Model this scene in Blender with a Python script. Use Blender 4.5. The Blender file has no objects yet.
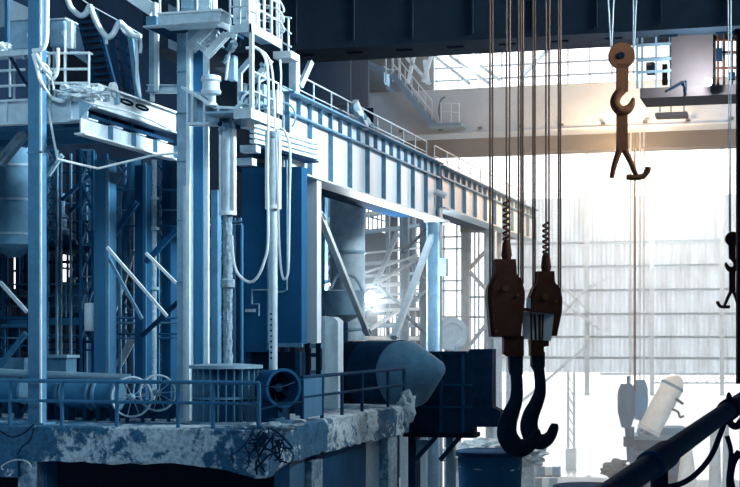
import bpy, bmesh, math, random
from mathutils import Vector, Matrix, noise
random.seed(7)
COL = bpy.context.scene.collection
PI = math.pi
# ---------------------------------------------------------------- camera frame
YAW = math.radians(16.0); SN, CS = math.sin(YAW), math.cos(YAW)
FOC = 1500.0; CX, HY, EYE = 370.0, 335.0, 10.0
def X_(px, Y):
    k = (px-CX)/FOC
    return Y*(k*CS-SN)/(CS+k*SN)
def Y_(px, X):
    k = (px-CX)/FOC
    return X*(CS+k*SN)/(k*CS-SN)
def dep(X, Y): return -X*SN+Y*CS
def Z_(py, X, Y): return EYE+(HY-py)*dep(X, Y)/FOC
def PY(px, py, Y):
    X = X_(px, Y); return Vector((X, Y, Z_(py, X, Y)))
def PX(px, py, X):
    Y = Y_(px, X); return Vector((X, Y, Z_(py, X, Y)))
def PD(px, py, d):
    a = (px-CX)*d/FOC
    return Vector((a*CS-d*SN, a*SN+d*CS, EYE+(HY-py)*d/FOC))
# ---------------------------------------------------------------- materials
def paint(name, col, rough=.55, metal=0.0, wear=.25, wearcol=None, scale=3.0, streak=False, bump=.15, transl=0.0):
    m = bpy.data.materials.new(name); m.use_nodes = True
    nt = m.node_tree; N = nt.nodes; L = nt.links
    b = N['Principled BSDF']; b.inputs['Roughness'].default_value = rough if max(col) > .25 else max(rough, .85); b.inputs['Metallic'].default_value = metal; b.inputs['Specular IOR Level'].default_value = .04 if max(col) < .12 else .12 if max(col) < .5 else .35
    tc = N.new('ShaderNodeTexCoord'); mp = N.new('ShaderNodeMapping')
    mp.inputs['Scale'].default_value = (scale, scale, scale*(.12 if streak else 1))
    L.new(tc.outputs['Object'], mp.inputs['Vector'])
    n1 = N.new('ShaderNodeTexNoise'); n1.inputs['Scale'].default_value = 1.0; n1.inputs['Detail'].default_value = 8; n1.inputs['Roughness'].default_value = .68
    L.new(mp.outputs['Vector'], n1.inputs['Vector'])
    rp = N.new('ShaderNodeValToRGB'); rp.color_ramp.elements[0].position = .38; rp.color_ramp.elements[1].position = .66
    L.new(n1.outputs['Fac'], rp.inputs['Fac'])
    wc = wearcol or tuple(c*.35 for c in col)
    rp.color_ramp.elements[0].color = (*col, 1)
    rp.color_ramp.elements[1].color = tuple(c*(1-wear)+w*wear for c, w in zip(col, wc))+(1,)
    L.new(rp.outputs['Color'], b.inputs['Base Color'])
    if bump:
        bp = N.new('ShaderNodeBump'); bp.inputs['Strength'].default_value = bump; bp.inputs['Distance'].default_value = .03
        L.new(n1.outputs['Fac'], bp.inputs['Height']); L.new(bp.outputs['Normal'], b.inputs['Normal'])
    if transl:
        t = N.new('ShaderNodeBsdfTranslucent'); L.new(rp.outputs['Color'], t.inputs['Color'])
        mx = N.new('ShaderNodeMixShader'); mx.inputs[0].default_value = transl
        L.new(b.outputs[0], mx.inputs[1]); L.new(t.outputs[0], mx.inputs[2])
        L.new(mx.outputs[0], N['Material Output'].inputs['Surface'])
    return m
def peeling(name, under, over, lo=.47, hi=.52, scale=2.4):
    m = bpy.data.materials.new(name); m.use_nodes = True
    nt = m.node_tree; N = nt.nodes; L = nt.links; b = N['Principled BSDF']; b.inputs['Roughness'].default_value = .85
    tc = N.new('ShaderNodeTexCoord')
    n1 = N.new('ShaderNodeTexNoise'); n1.inputs['Scale'].default_value = scale; n1.inputs['Detail'].default_value = 12; n1.inputs['Roughness'].default_value = .72
    n0 = N.new('ShaderNodeTexNoise'); n0.inputs['Scale'].default_value = .33; n0.inputs['Detail'].default_value = 3
    L.new(tc.outputs['Object'], n1.inputs['Vector']); L.new(tc.outputs['Object'], n0.inputs['Vector'])
    ad = N.new('ShaderNodeMath'); ad.operation = 'MULTIPLY_ADD'; ad.inputs[1].default_value = .9
    L.new(n0.outputs['Fac'], ad.inputs[0]); L.new(n1.outputs['Fac'], ad.inputs[2])
    sb = N.new('ShaderNodeMath'); sb.operation = 'SUBTRACT'; sb.inputs[1].default_value = .45; L.new(ad.outputs[0], sb.inputs[0])
    rp = N.new('ShaderNodeValToRGB'); e = rp.color_ramp.elements
    e[0].position = lo; e[0].color = (*over, 1); e[1].position = hi; e[1].color = (*under, 1)
    L.new(sb.outputs[0], rp.inputs['Fac'])
    n2 = N.new('ShaderNodeTexNoise'); n2.inputs['Scale'].default_value = 9; n2.inputs['Detail'].default_value = 6
    L.new(tc.outputs['Object'], n2.inputs['Vector'])
    r2 = N.new('ShaderNodeValToRGB'); r2.color_ramp.elements[0].position = .35; r2.color_ramp.elements[0].color = (.35, .4, .45, 1); r2.color_ramp.elements[1].position = .6; r2.color_ramp.elements[1].color = (1, 1, 1, 1)
    L.new(n2.outputs['Fac'], r2.inputs['Fac'])
    mu = N.new('ShaderNodeMixRGB'); mu.blend_type = 'MULTIPLY'; mu.inputs[0].default_value = .7
    L.new(rp.outputs[0], mu.inputs[1]); L.new(r2.outputs[0], mu.inputs[2]); L.new(mu.outputs[0], b.inputs['Base Color'])
    bp = N.new('ShaderNodeBump'); bp.inputs['Strength'].default_value = .5; bp.inputs['Distance'].default_value = .05
    L.new(n1.outputs['Fac'], bp.inputs['Height']); L.new(bp.outputs['Normal'], b.inputs['Normal'])
    return m
def glow(name, col, s):
    m = bpy.data.materials.new(name); m.use_nodes = True; N = m.node_tree.nodes
    b = N['Principled BSDF']; b.inputs['Emission Color'].default_value = (*col, 1); b.inputs['Emission Strength'].default_value = s
    b.inputs['Base Color'].default_value = (.8, .8, .8, 1)
    return m
WHITE = paint('white_paint', (.74, .83, .87), wear=.3, scale=2.2)
LIGHT = paint('light_steel_paint', (.57, .70, .78), wear=.45, scale=2.6)
GIRD4 = paint('brown_bridge_paint', (.045, .033, .034), wear=.3, scale=.7)
RAILM = paint('dark_handrail_paint', (.02, .075, .14), wear=.4, scale=6, rough=.5)
COLM = paint('column_blue_paint', (.085, .24, .39), wear=.4, scale=2)
PALE = paint('pale_girder_paint', (.70, .78, .83), wear=.22, scale=1.2, streak=True)
STEEL = paint('grey_blue_steel', (.28, .45, .57), wear=.5, scale=2.5)
MID = paint('mid_blue_paint', (.12, .28, .42), wear=.5, scale=2.2)
BLUE = paint('blue_paint', (.045, .19, .35), wear=.4, scale=1.6, streak=True)
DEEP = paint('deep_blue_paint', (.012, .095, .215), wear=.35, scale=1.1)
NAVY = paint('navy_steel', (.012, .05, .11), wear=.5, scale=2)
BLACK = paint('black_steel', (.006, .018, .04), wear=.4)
BROWN = paint('flare_brown_tint', (.085, .036, .025), wear=.4, rough=.6)  # warm lens-flare tint put into the base colour
ORANGE = paint('glare_orange_steel', (.19, .08, .04), wear=.3, rough=.6)  # orange glare tint put into the colour of hook and pins
ROPE = paint('wire_rope_steel', (.16, .11, .09), wear=.3, rough=.5, metal=.3)
HOOK = paint('dark_forged_steel', (.012, .028, .05), wear=.4, rough=.5)
CRUST = paint('crusted_scale', (.33, .47, .57), wear=.8, scale=9, bump=.9, rough=.9)
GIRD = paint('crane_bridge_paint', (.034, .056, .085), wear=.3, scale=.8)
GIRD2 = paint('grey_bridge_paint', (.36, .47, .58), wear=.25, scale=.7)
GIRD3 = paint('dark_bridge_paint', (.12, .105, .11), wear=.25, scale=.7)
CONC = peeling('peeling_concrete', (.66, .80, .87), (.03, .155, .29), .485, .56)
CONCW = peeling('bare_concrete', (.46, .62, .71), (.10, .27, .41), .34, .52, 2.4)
GROUND = paint('pale_ground_dust', (.55, .63, .68), wear=.4, scale=.25, rough=.95)
CLAD = paint('translucent_cladding', (.66, .73, .78), wear=.45, scale=1.6, streak=True, transl=.7, bump=0)
CABW = paint('white_cable_sheath', (.80, .88, .92), wear=.15)
RUBB = paint('pale_rubble', (.52, .66, .74), wear=.7, scale=6, bump=.8, rough=.95)
LAMP = glow('lamp_glow', (.92, .97, 1), 30)
# ---------------------------------------------------------------- mesh builder
class MB:
    def __init__(s): s.v = []; s.f = []
    def add(s, vs, fs):
        n = len(s.v); s.v += [Vector(v) for v in vs]; s.f += [tuple(i+n for i in f) for f in fs]; return s
    def box(s, a, b):
        (x0, y0, z0), (x1, y1, z1) = a, b
        x0, x1 = sorted((x0, x1)); y0, y1 = sorted((y0, y1)); z0, z1 = sorted((z0, z1))
        return s.add([(x0,y0,z0),(x1,y0,z0),(x1,y1,z0),(x0,y1,z0),(x0,y0,z1),(x1,y0,z1),(x1,y1,z1),(x0,y1,z1)],
                     [(3,2,1,0),(4,5,6,7),(0,1,5,4),(1,2,6,5),(2,3,7,6),(3,0,4,7)])
    def fr(s, x0, y0, x1, y1, Y, d=.2):          # box whose front face fills these columns on plane Y
        a = PY(x0, y1, Y); xa, xb = X_(x0, Y), X_(x1, Y); xm = (xa+xb)/2
        return s.box((xa, Y, Z_(y1, xm, Y)), (xb, Y+d, Z_(y0, xm, Y)))
    def frame(s, p, q, up):
        p, q = Vector(p), Vector(q); t = (q-p).normalized(); up = Vector(up)
        if abs(t.dot(up)) > .98: up = Vector((0, 1, 0)) if abs(t.y) < .9 else Vector((1, 0, 0))
        r = t.cross(up).normalized(); u = r.cross(t).normalized()
        return p, q, r, u
    def prof(s, p, q, poly, up=(0, 0, 1)):       # extrude a 2-D outline from p to q
        p, q, r, u = s.frame(p, q, up); n = len(poly)
        vs = [p+r*a+u*b for a, b in poly]+[q+r*a+u*b for a, b in poly]
        fs = [(i, (i+1) % n, n+(i+1) % n, n+i) for i in range(n)]
        fs += [tuple(range(n-1, -1, -1)), tuple(range(n, 2*n))]
        return s.add(vs, fs)
    def bar(s, p, q, w, h, up=(0, 0, 1)):
        return s.prof(p, q, [(-w/2,-h/2),(w/2,-h/2),(w/2,h/2),(-w/2,h/2)], up)
    def hb(s, p, q, w, h, tf=.03, tw=.03, up=(0, 0, 1)):   # rolled I / H section: h along up, w across
        a, b, c = w/2, h/2, tw/2; e = b-tf
        return s.prof(p, q, [(-a,-b),(a,-b),(a,-e),(c,-e),(c,e),(a,e),(a,b),(-a,b),(-a,e),(-c,e),(-c,-e),(-a,-e)], up)
    def tube(s, pts, r, n=10, closed=False, flat=1.0):
        pts = [Vector(p) for p in pts]; m = len(pts)
        rr = r if isinstance(r, (list, tuple)) else [r]*m
        t0 = (pts[1]-pts[0]).normalized()
        nrm = t0.orthogonal().normalized() if abs(t0.y) > .9 else (Vector((0,1,0))-t0*t0.y).normalized()
        vs = []
        for i in range(m):
            t = (pts[min(i+1, m-1)]-pts[max(i-1, 0)])
            if closed: t = pts[(i+1) % m]-pts[i-1]
            t.normalize(); nrm = (nrm-t*nrm.dot(t)).normalized(); bi = t.cross(nrm)
            vs += [pts[i]+(nrm*(math.cos(2*PI*k/n)*flat)+bi*math.sin(2*PI*k/n))*rr[i] for k in range(n)]
        fs = []
        for i in range(m if closed else m-1):
            j = (i+1) % m
            fs += [(i*n+k, i*n+(k+1) % n, j*n+(k+1) % n, j*n+k) for k in range(n)]
        if not closed: fs += [tuple(range(n-1, -1, -1)), tuple(range((m-1)*n, m*n))]
        return s.add(vs, fs)
    def lathe(s, prof, base, axis=(0, 0, 1), n=28):        # (radius, height) outline spun about an axis
        ax = Vector(axis).normalized(); o = ax.orthogonal().normalized(); w = ax.cross(o); base = Vector(base); vs = []
        for r, h in prof:
            vs += [base+ax*h+(o*math.cos(2*PI*k/n)+w*math.sin(2*PI*k/n))*max(r, .0005) for k in range(n)]
        fs = []
        for i in range(len(prof)-1):
            fs += [(i*n+k, i*n+(k+1) % n, (i+1)*n+(k+1) % n, (i+1)*n+k) for k in range(n)]
        fs += [tuple(range(n-1, -1, -1)), tuple(range((len(prof)-1)*n, len(prof)*n))]
        return s.add(vs, fs)
    def cyl(s, p, q, r, n=20):
        d = Vector(q)-Vector(p); return s.lathe([(r, 0), (r, d.length)], p, d, n)
    def plate(s, pts, d):                                  # polygon thickened along vector d
        n = len(pts); pts = [Vector(p) for p in pts]; d = Vector(d)
        fs = [tuple(range(n-1, -1, -1)), tuple(range(n, 2*n))]+[(i, (i+1) % n, n+(i+1) % n, n+i) for i in range(n)]
        return s.add(pts+[p+d for p in pts], fs)
    def blob(s, c, r, amp=.35, sc=3.0, seed=0, sub=3, squash=(1, 1, 1)):
        bm = bmesh.new(); bmesh.ops.create_icosphere(bm, subdivisions=sub, radius=1)
        vs = []
        for v in bm.verts:
            k = 1+amp*noise.noise(v.co*sc*.6+Vector((seed*7.1, 0, 0)))+amp*.6*noise.noise(v.co*sc*1.7+Vector((0, seed*3.3, 0)))
            vs.append(Vector(c)+Vector((v.co.x*squash[0], v.co.y*squash[1], v.co.z*squash[2]))*r*k)
        fs = [tuple(v.index for v in f.verts) for f in bm.faces]; bm.free(); return s.add(vs, fs)
ORG = {}
def link(name, mb, mat, parent=None, smooth=True):
    if parent is None:
        lo = [min(v[i] for v in mb.v) for i in range(3)]; hi = [max(v[i] for v in mb.v) for i in range(3)]
        org = Vector(((lo[0]+hi[0])/2, (lo[1]+hi[1])/2, lo[2]))
    else: org = ORG[parent.name]
    me = bpy.data.meshes.new(name); me.from_pydata([v-org for v in mb.v], [], mb.f)
    bm = bmesh.new(); bm.from_mesh(me); bmesh.ops.recalc_face_normals(bm, faces=bm.faces); bm.to_mesh(me); bm.free()
    if smooth:
        me.polygons.foreach_set('use_smooth', [True]*len(me.polygons)); me.set_sharp_from_angle(angle=math.radians(38))
    me.materials.append(mat)
    o = bpy.data.objects.new(name, me); COL.objects.link(o)
    if parent is None: o.location = org
    else: o.parent = parent
    ORG[o.name] = org
    return o
def tag(o, label, cat=None, group=None, kind=None):
    o['label'] = label
    if cat: o['category'] = cat
    if group: o['group'] = group
    if kind: o['kind'] = kind
    return o
def thing(name, label, cat, loc, group=None):
    o = bpy.data.objects.new(name, None); COL.objects.link(o); o.location = loc; o.empty_display_size = .2
    ORG[o.name] = Vector(loc)
    return tag(o, label, cat, group)
def solo(name, label, cat, mb, mat, group=None): return tag(link(name, mb, mat), label, cat, group)
def part(name, mb, mat, parent, label=None):
    o = link(name, mb, mat, parent)
    if label: o['label'] = label
    return o
def struct(name, mb, mat, label=None):
    o = link(name, mb, mat); o['kind'] = 'structure'
    if label: o['label'] = label
    return o
def smooth_path(pts, n=6):                                  # Catmull-Rom through 3-D points
    pts = [Vector(p) for p in pts]; P = [pts[0]*2-pts[1]]+pts+[pts[-1]*2-pts[-2]]; out = []
    for i in range(1, len(P)-2):
        for k in range(n):
            t = k/n; a, b, c, d = P[i-1:i+3]
            out.append(.5*((2*b)+(c-a)*t+(2*a-5*b+4*c-d)*t*t+(3*b-a-3*c+d)*t**3))
    return out+[pts[-1]]
def railing(label, pts, posts, h=1.1, mat=LIGHT, r=.03, mids=(.52,), name='guard_railing', group=None, pr=None):
    pts = [Vector(p) for p in pts]
    T = thing(name, label, 'railing', pts[0], group); up = Vector((0, 0, h))
    part('top_rail', MB().tube([p+up for p in pts], r), mat, T)
    for m in mids: part('mid_rail', MB().tube([p+up*m for p in pts], r*.8), mat, T)
    for p in posts: part('post', MB().cyl(p, Vector(p)+up, pr or r, 10), mat, T)
    return T
def lerp(a, b, t): return Vector(a)*(1-t)+Vector(b)*t

# ================================================================ SETTING
mb = MB(); mb.box((-80, -2, -.3), (60, 260, 0)); struct('floor', mb, GROUND)
def holed_wall(axis, c, t, u0, u1, z0, z1, holes):
    us = sorted({u0, u1, *[h[0] for h in holes], *[h[1] for h in holes]}); zs = sorted({z0, z1, *[h[2] for h in holes], *[h[3] for h in holes]})
    mb = MB()
    for a, b in zip(us, us[1:]):
        run = None
        for e, f in zip(zs, zs[1:]):
            m, n = (a+b)/2, (e+f)/2
            if any(h[0] < m < h[1] and h[2] < n < h[3] for h in holes): run = None; continue
            if axis == 'x': mb.box((c-t, a, e), (c, b, f))
            else: mb.box((a, c, e), (b, c+t, f))
    return mb
XW = -27.0
hp = [(14,252,27,290),(14,342,27,352),(63,254,79,283),(119,196,129,262),(88,300,96,312),(120,345,128,365),(366,206,392,232),(398,214,410,300),(414,224,430,262),
      (378,316,434,336),(322,286,328,318),(334,285,358,300),(414,272,432,308),(324,322,328,345),(52,175,60,192),(150,200,156,240)]
holes = []
for a, b, c_, d in hp:
    p, q = PX(a, d, XW), PX(c_, b, XW); m = dep(XW, (p.y+q.y)/2)
    holes.append((p.y, q.y, EYE+(HY-d)*m/FOC, EYE+(HY-b)*m/FOC))
struct('wall_left', holed_wall('x', XW, .3, 36, 111.7, 0, 33, holes), BLACK)
for i, (a, b, c_, d) in enumerate(holes):
    m = MB(); n = max(2, int((b-a)/1.0)); k = max(2, int((d-c_)/1.2))
    for j in range(n+1): m.bar((XW-.15, a+(b-a)*j/n, c_), (XW-.15, a+(b-a)*j/n, d), .08, .08)
    for j in range(k+1): m.bar((XW-.15, a, c_+(d-c_)*j/k), (XW-.15, b, c_+(d-c_)*j/k), .08, .08)
    struct('window_%d' % (i+1), m, NAVY)
struct('ceiling', MB().box((-28, -15, 33), (26, 116, 33.4)), NAVY)
struct('wall_right', MB().box((26, -15, 0), (26.3, 114.5, 33)), NAVY)
# far wall
YF = 115.0; xa, xb = X_(500, YF), 26.0; zb, zt = Z_(373, -11, YF), Z_(196, -11, YF)
mb = MB(); n = 280; vs = []; fs = []
for i in range(n+1):
    x = xa+(xb-xa)*i/n; y = YF+(.07 if i % 2 else -.07)
    vs += [(x, y, zb), (x, y, zt), (x, y+.02, zb), (x, y+.02, zt)]
for i in range(n):
    a = i*4; b = a+4
    fs += [(a, b, b+1, a+1), (a+2, a+3, b+3, b+2)]
mb.add(vs, fs); struct('wall_far', mb, CLAD)
for i, py in enumerate((242, 266, 290, 314, 337, 358)):
    z = Z_(py, -11, YF); struct('trim_%d' % (i+1), MB().hb((xa, YF-.25, z), (xb, YF-.25, z), .22, .2), STEEL)
for i, (px, w) in enumerate(((587, .34), (652, .3), (722, .3))):
    x = X_(px, YF-.6); struct('trim_%d' % (i+7), MB().hb((x, YF-.6, Z_(395, x, YF)), (x, YF-.6, 26), w, w, up=(0, 1, 0)), LIGHT)
m = MB()
for px in range(652, 760, 10):
    a, b = PY(px, 373, YF-.4), PY(px+10, 383, YF-.4)
    m.bar(a, PY(px+5, 383, YF-.4), .07, .07); m.bar(PY(px+5, 383, YF-.4), PY(px+10, 373, YF-.4), .07, .07)
m.bar(PY(600, 374, YF-.4), PY(770, 374, YF-.4), .14, .14); m.bar(PY(652, 383, YF-.4), PY(770, 383, YF-.4), .12, .12)
struct('trim_10', m, STEEL)
mb = MB(); zA, zB = Z_(86, -14, YF), 33
for px in range(436, 1000, 22): x = X_(px, YF); mb.bar((x, YF, zA), (x, YF, zB), .09, .1)
for py in (40, 60, 73, 86): z = Z_(py, -14, YF); mb.bar((X_(430, YF), YF, z), (26, YF, z), .1, .12)
struct('window_17', mb, STEEL)

# ================================================================ CONCRETE DECK
DZ = 7.56; YD = 36.27; XD = -13.2; YE = 51.15
deck = thing('concrete_deck', 'weathered concrete platform deck with peeling blue paint carrying the furnace steelwork', 'platform', (-20, 43, 0))
path = []; x = -26.8
while x < XD: path.append((x, YD, 0, -1)); x += .1
path.append((XD, YD, .7, -.7)); y = YD+.1
while y < YE: path.append((XD, y, 1, 0)); y += .12
path.append((XD, YE, .7, .7)); path += [(-26.8, YE, 0, 1)]
hs = [0, -.04, -.1, -.2, -.35, -.5, -.65, -.78, -.88, -.95]
vs = []; fs = []; m_ = len(path)
for (x, y, nx, ny) in path:
    cor = math.exp(-((x-XD)**2+(y-YD)**2)/1.2)
    for j, h in enumerate(hs):
        k = .10*noise.noise(Vector((x*1.7, y*1.7, h*3)))+.05*noise.noise(Vector((x*5, y*5, h*7)))+cor*.12
        k -= .06 if j == 0 else 0
        zz = h+(.05*noise.noise(Vector((x*3, y*3, 9))) if j < 2 else 0)*(j > 0) - (cor*.25 if j > 6 else 0)+(.07*noise.noise(Vector((x*2, y*2, 4))) if j > 7 else 0)
        vs.append((x+nx*k, y+ny*k, DZ+zz))
nh = len(hs)
for i in range(m_):
    j = (i+1) % m_
    for k in range(nh-1): fs.append((i*nh+k, i*nh+k+1, j*nh+k+1, j*nh+k))
fs += [tuple(i*nh for i in range(m_)), tuple(i*nh+nh-1 for i in range(m_-1, -1, -1))]
mb = MB(); mb.add(vs, fs); part('slab', mb, CONC, deck)
def pier(x0, x1, Y, d, mat, top=DZ-.9, lab=None):
    return part('pier', MB().box((X_(x0, Y), Y, 0), (X_(x1, Y), Y+d, top)), mat, deck, lab)
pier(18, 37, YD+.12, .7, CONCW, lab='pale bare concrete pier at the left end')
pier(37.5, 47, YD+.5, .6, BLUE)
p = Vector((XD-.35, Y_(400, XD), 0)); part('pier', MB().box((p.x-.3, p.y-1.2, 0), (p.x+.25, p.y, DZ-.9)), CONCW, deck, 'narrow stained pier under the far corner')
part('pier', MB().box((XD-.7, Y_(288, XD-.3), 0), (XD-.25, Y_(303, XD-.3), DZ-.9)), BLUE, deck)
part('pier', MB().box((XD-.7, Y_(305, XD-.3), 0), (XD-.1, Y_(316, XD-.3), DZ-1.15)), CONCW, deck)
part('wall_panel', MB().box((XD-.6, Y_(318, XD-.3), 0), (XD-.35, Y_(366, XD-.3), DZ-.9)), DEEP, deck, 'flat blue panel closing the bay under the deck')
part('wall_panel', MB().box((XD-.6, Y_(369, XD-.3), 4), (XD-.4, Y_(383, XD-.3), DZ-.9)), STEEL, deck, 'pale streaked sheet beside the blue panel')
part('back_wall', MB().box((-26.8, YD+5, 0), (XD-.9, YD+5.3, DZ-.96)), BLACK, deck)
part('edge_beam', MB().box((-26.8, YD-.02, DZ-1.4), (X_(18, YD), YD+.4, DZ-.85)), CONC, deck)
# tangle of rods and rubble at the deck corner
T = thing('scrap_wire_tangle', 'dark tangle of bent wires and rods hanging over the deck corner', 'scrap', PY(268, 440, YD-.25))
for i in range(22):
    a = PY(random.uniform(252, 286), random.uniform(426, 442), YD-.22); q = [a]
    for k in range(4): q.append(q[-1]+Vector((random.uniform(-.28, .28), random.uniform(-.08, .02), random.uniform(-.34, .06))))
    part('wire', MB().tube(smooth_path(q, 4), random.choice((.012, .018, .028)), 6), random.choice((BLACK, NAVY, NAVY, STEEL)), T)
for i, (px, s, L_) in enumerate(((246, .22, 'small crumbled lump of rubble on the deck edge left of the wire tangle'), (272, .26, 'crumbled rubble lump on the deck edge behind the wire tangle'), (287, .18, 'flat rubble lump on the deck edge right of the wire tangle'))):
    p = PY(px, 428, YD+.35); p.z = DZ+.06; solo('rubble_lump', L_, 'rubble', MB().blob(p, s, .5, 4, i+1, 3, (1.5, .8, .5)), RUBB)
p = Vector((XD+.02, YE-.5, DZ-.1)); solo('rubble_lump', 'knobbly concrete lump at the far right end of the deck edge', 'rubble', MB().blob(p, .42, .5, 3, 9, 3, (.7, 1, 1.3)), RUBB)
pts = [PY(3, 470, YD-.3), PY(2, 466, YD-.3), PY(14, 460, YD-.3), PY(26, 461, YD-.35), PY(31, 467, YD-.3), PY(29, 474, YD-.2)]
solo('bent_wire', 'thin bent wire sticking out in front of the left concrete pier', 'wire', MB().tube(smooth_path(pts), .02, 6), LIGHT)
pts = [PY(0, 431, YD-.15), PY(12, 437, YD-.2), PY(24, 433, YD-.2), PY(34, 424, YD-.1)]
solo('bent_wire', 'dark loose cable sagging over the deck edge beside the tall left column', 'wire', MB().tube(smooth_path(pts), .02, 6), BLACK)
pts = [PY(34, 428, YD-.2), PY(30, 440, YD-.25), PY(22, 447, YD-.25), PY(17, 455, YD-.2)]
solo('bent_wire', 'dark cable hanging down the left concrete pier', 'wire', MB().tube(smooth_path(pts), .018, 6), BLACK)

# deck railings
def dk(px, Y): return Vector((X_(px, Y), Y, DZ))
Yr = YD+.25
railing('blue two-rail pipe railing along the front edge of the concrete deck', [dk(-20, Yr), dk(62, Yr), dk(117, Yr), dk(178, Yr), dk(213, Yr), dk(259, Yr)],
        [dk(p, Yr) for p in (10, 62, 117, 178, 213, 259)], 1.2, BLUE, .055, (.55,))
Xr = XD-.25
def dx(px): return Vector((Xr, Y_(px, Xr), DZ))
T = railing('dark railing with a solid kick panel along the receding right deck edge', [dx(302), dx(345), dx(404)], [dx(p) for p in (302, 322, 342, 362, 388, 404)], 1.25, NAVY, .055, (.55,))
part('infill_panel', MB().box((Xr-.03, dx(303).y, DZ+.1), (Xr+.03, dx(321).y, DZ+1.22)), BLUE, T, 'solid blue infill panel')
pts = [dk(259, Yr)+Vector((0, 0, 1.15)), PY(280, 387, Yr+.6), dx(302)+Vector((0, 0, 1.2))]
solo('slack_rope', 'slack rope bridging the gap between the two deck railings', 'rope', MB().tube(smooth_path(pts), .02, 6), NAVY)
pts = [PY(259, 410, Yr), PY(283, 404, Yr+.5), PY(301, 402, Yr+1.6)]
solo('loose_pipe', 'thin loose pipe tied between the railing ends at knee height', 'pipe', MB().tube(pts, .03, 8), NAVY)

# ================================================================ DECK EQUIPMENT
# cable winch with spoked reels
def reel(px, py, rad, Y, label):
    c = PY(px, py, Y); ax = Vector((.52, -.85, 0)).normalized()
    T = thing('cable_reel', label, 'reel', (c.x, c.y, DZ))
    o = ax.orthogonal().normalized(); w = ax.cross(o)
    def ring(cc, R, r): return MB().tube([cc+(o*math.cos(2*PI*k/36)+w*math.sin(2*PI*k/36))*R for k in range(36)], r, 8, True)
    part('rim', ring(c, rad, .028), LIGHT, T); part('rim', ring(c-ax*.35, rad, .03), MID, T)
    for k in range(10):
        d = o*math.cos(2*PI*k/10)+w*math.sin(2*PI*k/10)
        part('spoke', MB().cyl(c+d*.05, c+d*rad, .012, 6), STEEL, T)
    part('hub', MB().lathe([(.06, -.45), (.09, -.4), (.09, .06), (.05, .08), (.03, .12)], c, ax, 18), STEEL, T, 'bright hub')
    part('stand', MB().bar((c.x-.25, c.y+.2, DZ), (c.x-.05, c.y+.15, c.z), .08, .08).bar((c.x+.25, c.y+.2, DZ), (c.x+.05, c.y+.15, c.z), .08, .08), NAVY, T)
reel(132, 397, .55, 38.2, 'pale spoked cable reel behind the front railing, the left of two')
reel(158, 393, .50, 38.9, 'pale spoked cable reel behind the front railing, the right of two')
def drum(x0, x1, y0, y1, Y, label, mat=BLUE):
    a, b = PY(x0, (y0+y1)/2, Y), PY(x1, (y0+y1)/2, Y); R = (y1-y0)*dep(a.x, Y)/FOC/2; L = b.x-a.x
    T = thing('winch_drum', label, 'drum', (a.x, Y, DZ))
    part('barrel', MB().lathe([(R*.86, 0), (R*.86, L)], a, (1, 0, 0), 32), mat, T)
    for h in (0, L): part('flange', MB().lathe([(R*.5, h-.04), (R, h-.04), (R, h+.04), (R*.5, h+.04)], a, (1, 0, 0), 32), MID, T)
    for h in (.15*L, .85*L): part('cradle', MB().box((a.x+h-.06, Y-R*.5, DZ), (a.x+h+.06, Y+R*.5, a.z-R*.6)), NAVY, T)
drum(48, 61, 381, 407, 39.2, 'small blue drum right of the tall left column')
drum(66, 92, 380, 410, 39.0, 'wide blue cable drum left of the spoked reels')
drum(98, 118, 380, 410, 39.0, 'blue cable drum directly left of the spoked reels')
drum(-8, 24, 379, 404, 39.4, 'long blue drum at the left edge behind the railing')
mb = MB().box((X_(45, 40.4), 40.4, DZ), (X_(176, 40.4), 41.3, DZ+.5))
solo('machine_bed', 'low dark machine bed behind the cable drums', 'machinery', mb, NAVY)
T = thing('overhead_pipe', 'dust covered pipe lying above the drums behind the railing', 'pipe', PY(90, 374, 40.2))
part('pipe', MB().tube(smooth_path([PY(-5, 372, 40), PY(30, 374, 40), PY(80, 376, 40), PY(130, 378, 40)]), .12, 10), STEEL, T)
for px in (20, 75, 120): part('support', MB().bar(dk(px, 40.2), PY(px, 378, 40.1), .1, .1), NAVY, T)
T = thing('junction_box', 'blue control box on the deck left of the hanging white cylinder', 'box', dk(60, 41.6))
part('body', MB().fr(47, 357, 66, 384, 41.6, .7), MID, T); part('lid', MB().fr(46, 355, 67, 358, 41.5, .85), STEEL, T)
part('leg', MB().box((X_(50, 41.7), 41.8, DZ), (X_(53, 41.7), 42, DZ+1)), NAVY, T); part('leg', MB().box((X_(61, 41.7), 41.8, DZ), (X_(64, 41.7), 42, DZ+1)), NAVY, T)
mb = MB().fr(0, 358, 24, 380, 42.0, .7)
T = thing('electrical_cabinet', 'squat blue cabinet at the left edge behind the long drum', 'cabinet', dk(10, 42.0))
part('body', mb, MID, T); part('plinth', MB().box((X_(0, 42), 42.05, DZ), (X_(24, 42), 42.6, Z_(380, X_(10, 42), 42))), NAVY, T)
# ribbed pedestal
c = dk(226, 38.9); pz = Z_(369, c.x, 38.0)
T = thing('ribbed_pedestal', 'round pedestal with vertical ribs under the crusted mast rod', 'pedestal', c)
part('drum', MB().lathe([(.72, 0), (.72, pz-DZ)], c, n=36), DEEP, T)
part('top_plate', MB().lathe([(1.02, pz-DZ), (1.02, pz-DZ+.09), (.5, pz-DZ+.13)], c, n=40), STEEL, T)
part('ring', MB().lathe([(.72, .68), (.94, .68), (.94, .74), (.72, .74)], c, n=40), MID, T)
part('base_flange', MB().lathe([(.98, 0), (.98, .07), (.7, .07)], c, n=40), STEEL, T)
for k in range(26):
    a = 2*PI*k/26; d = Vector((math.cos(a), math.sin(a), 0)); part('rib', MB().plate([c+d*.7+Vector((0,0,.07)), c+d*.94+Vector((0,0,.07)), c+d*.94+Vector((0,0,pz-DZ)), c+d*.7+Vector((0,0,pz-DZ))], Vector((-d.y, d.x, 0))*.035), MID, T)
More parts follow.
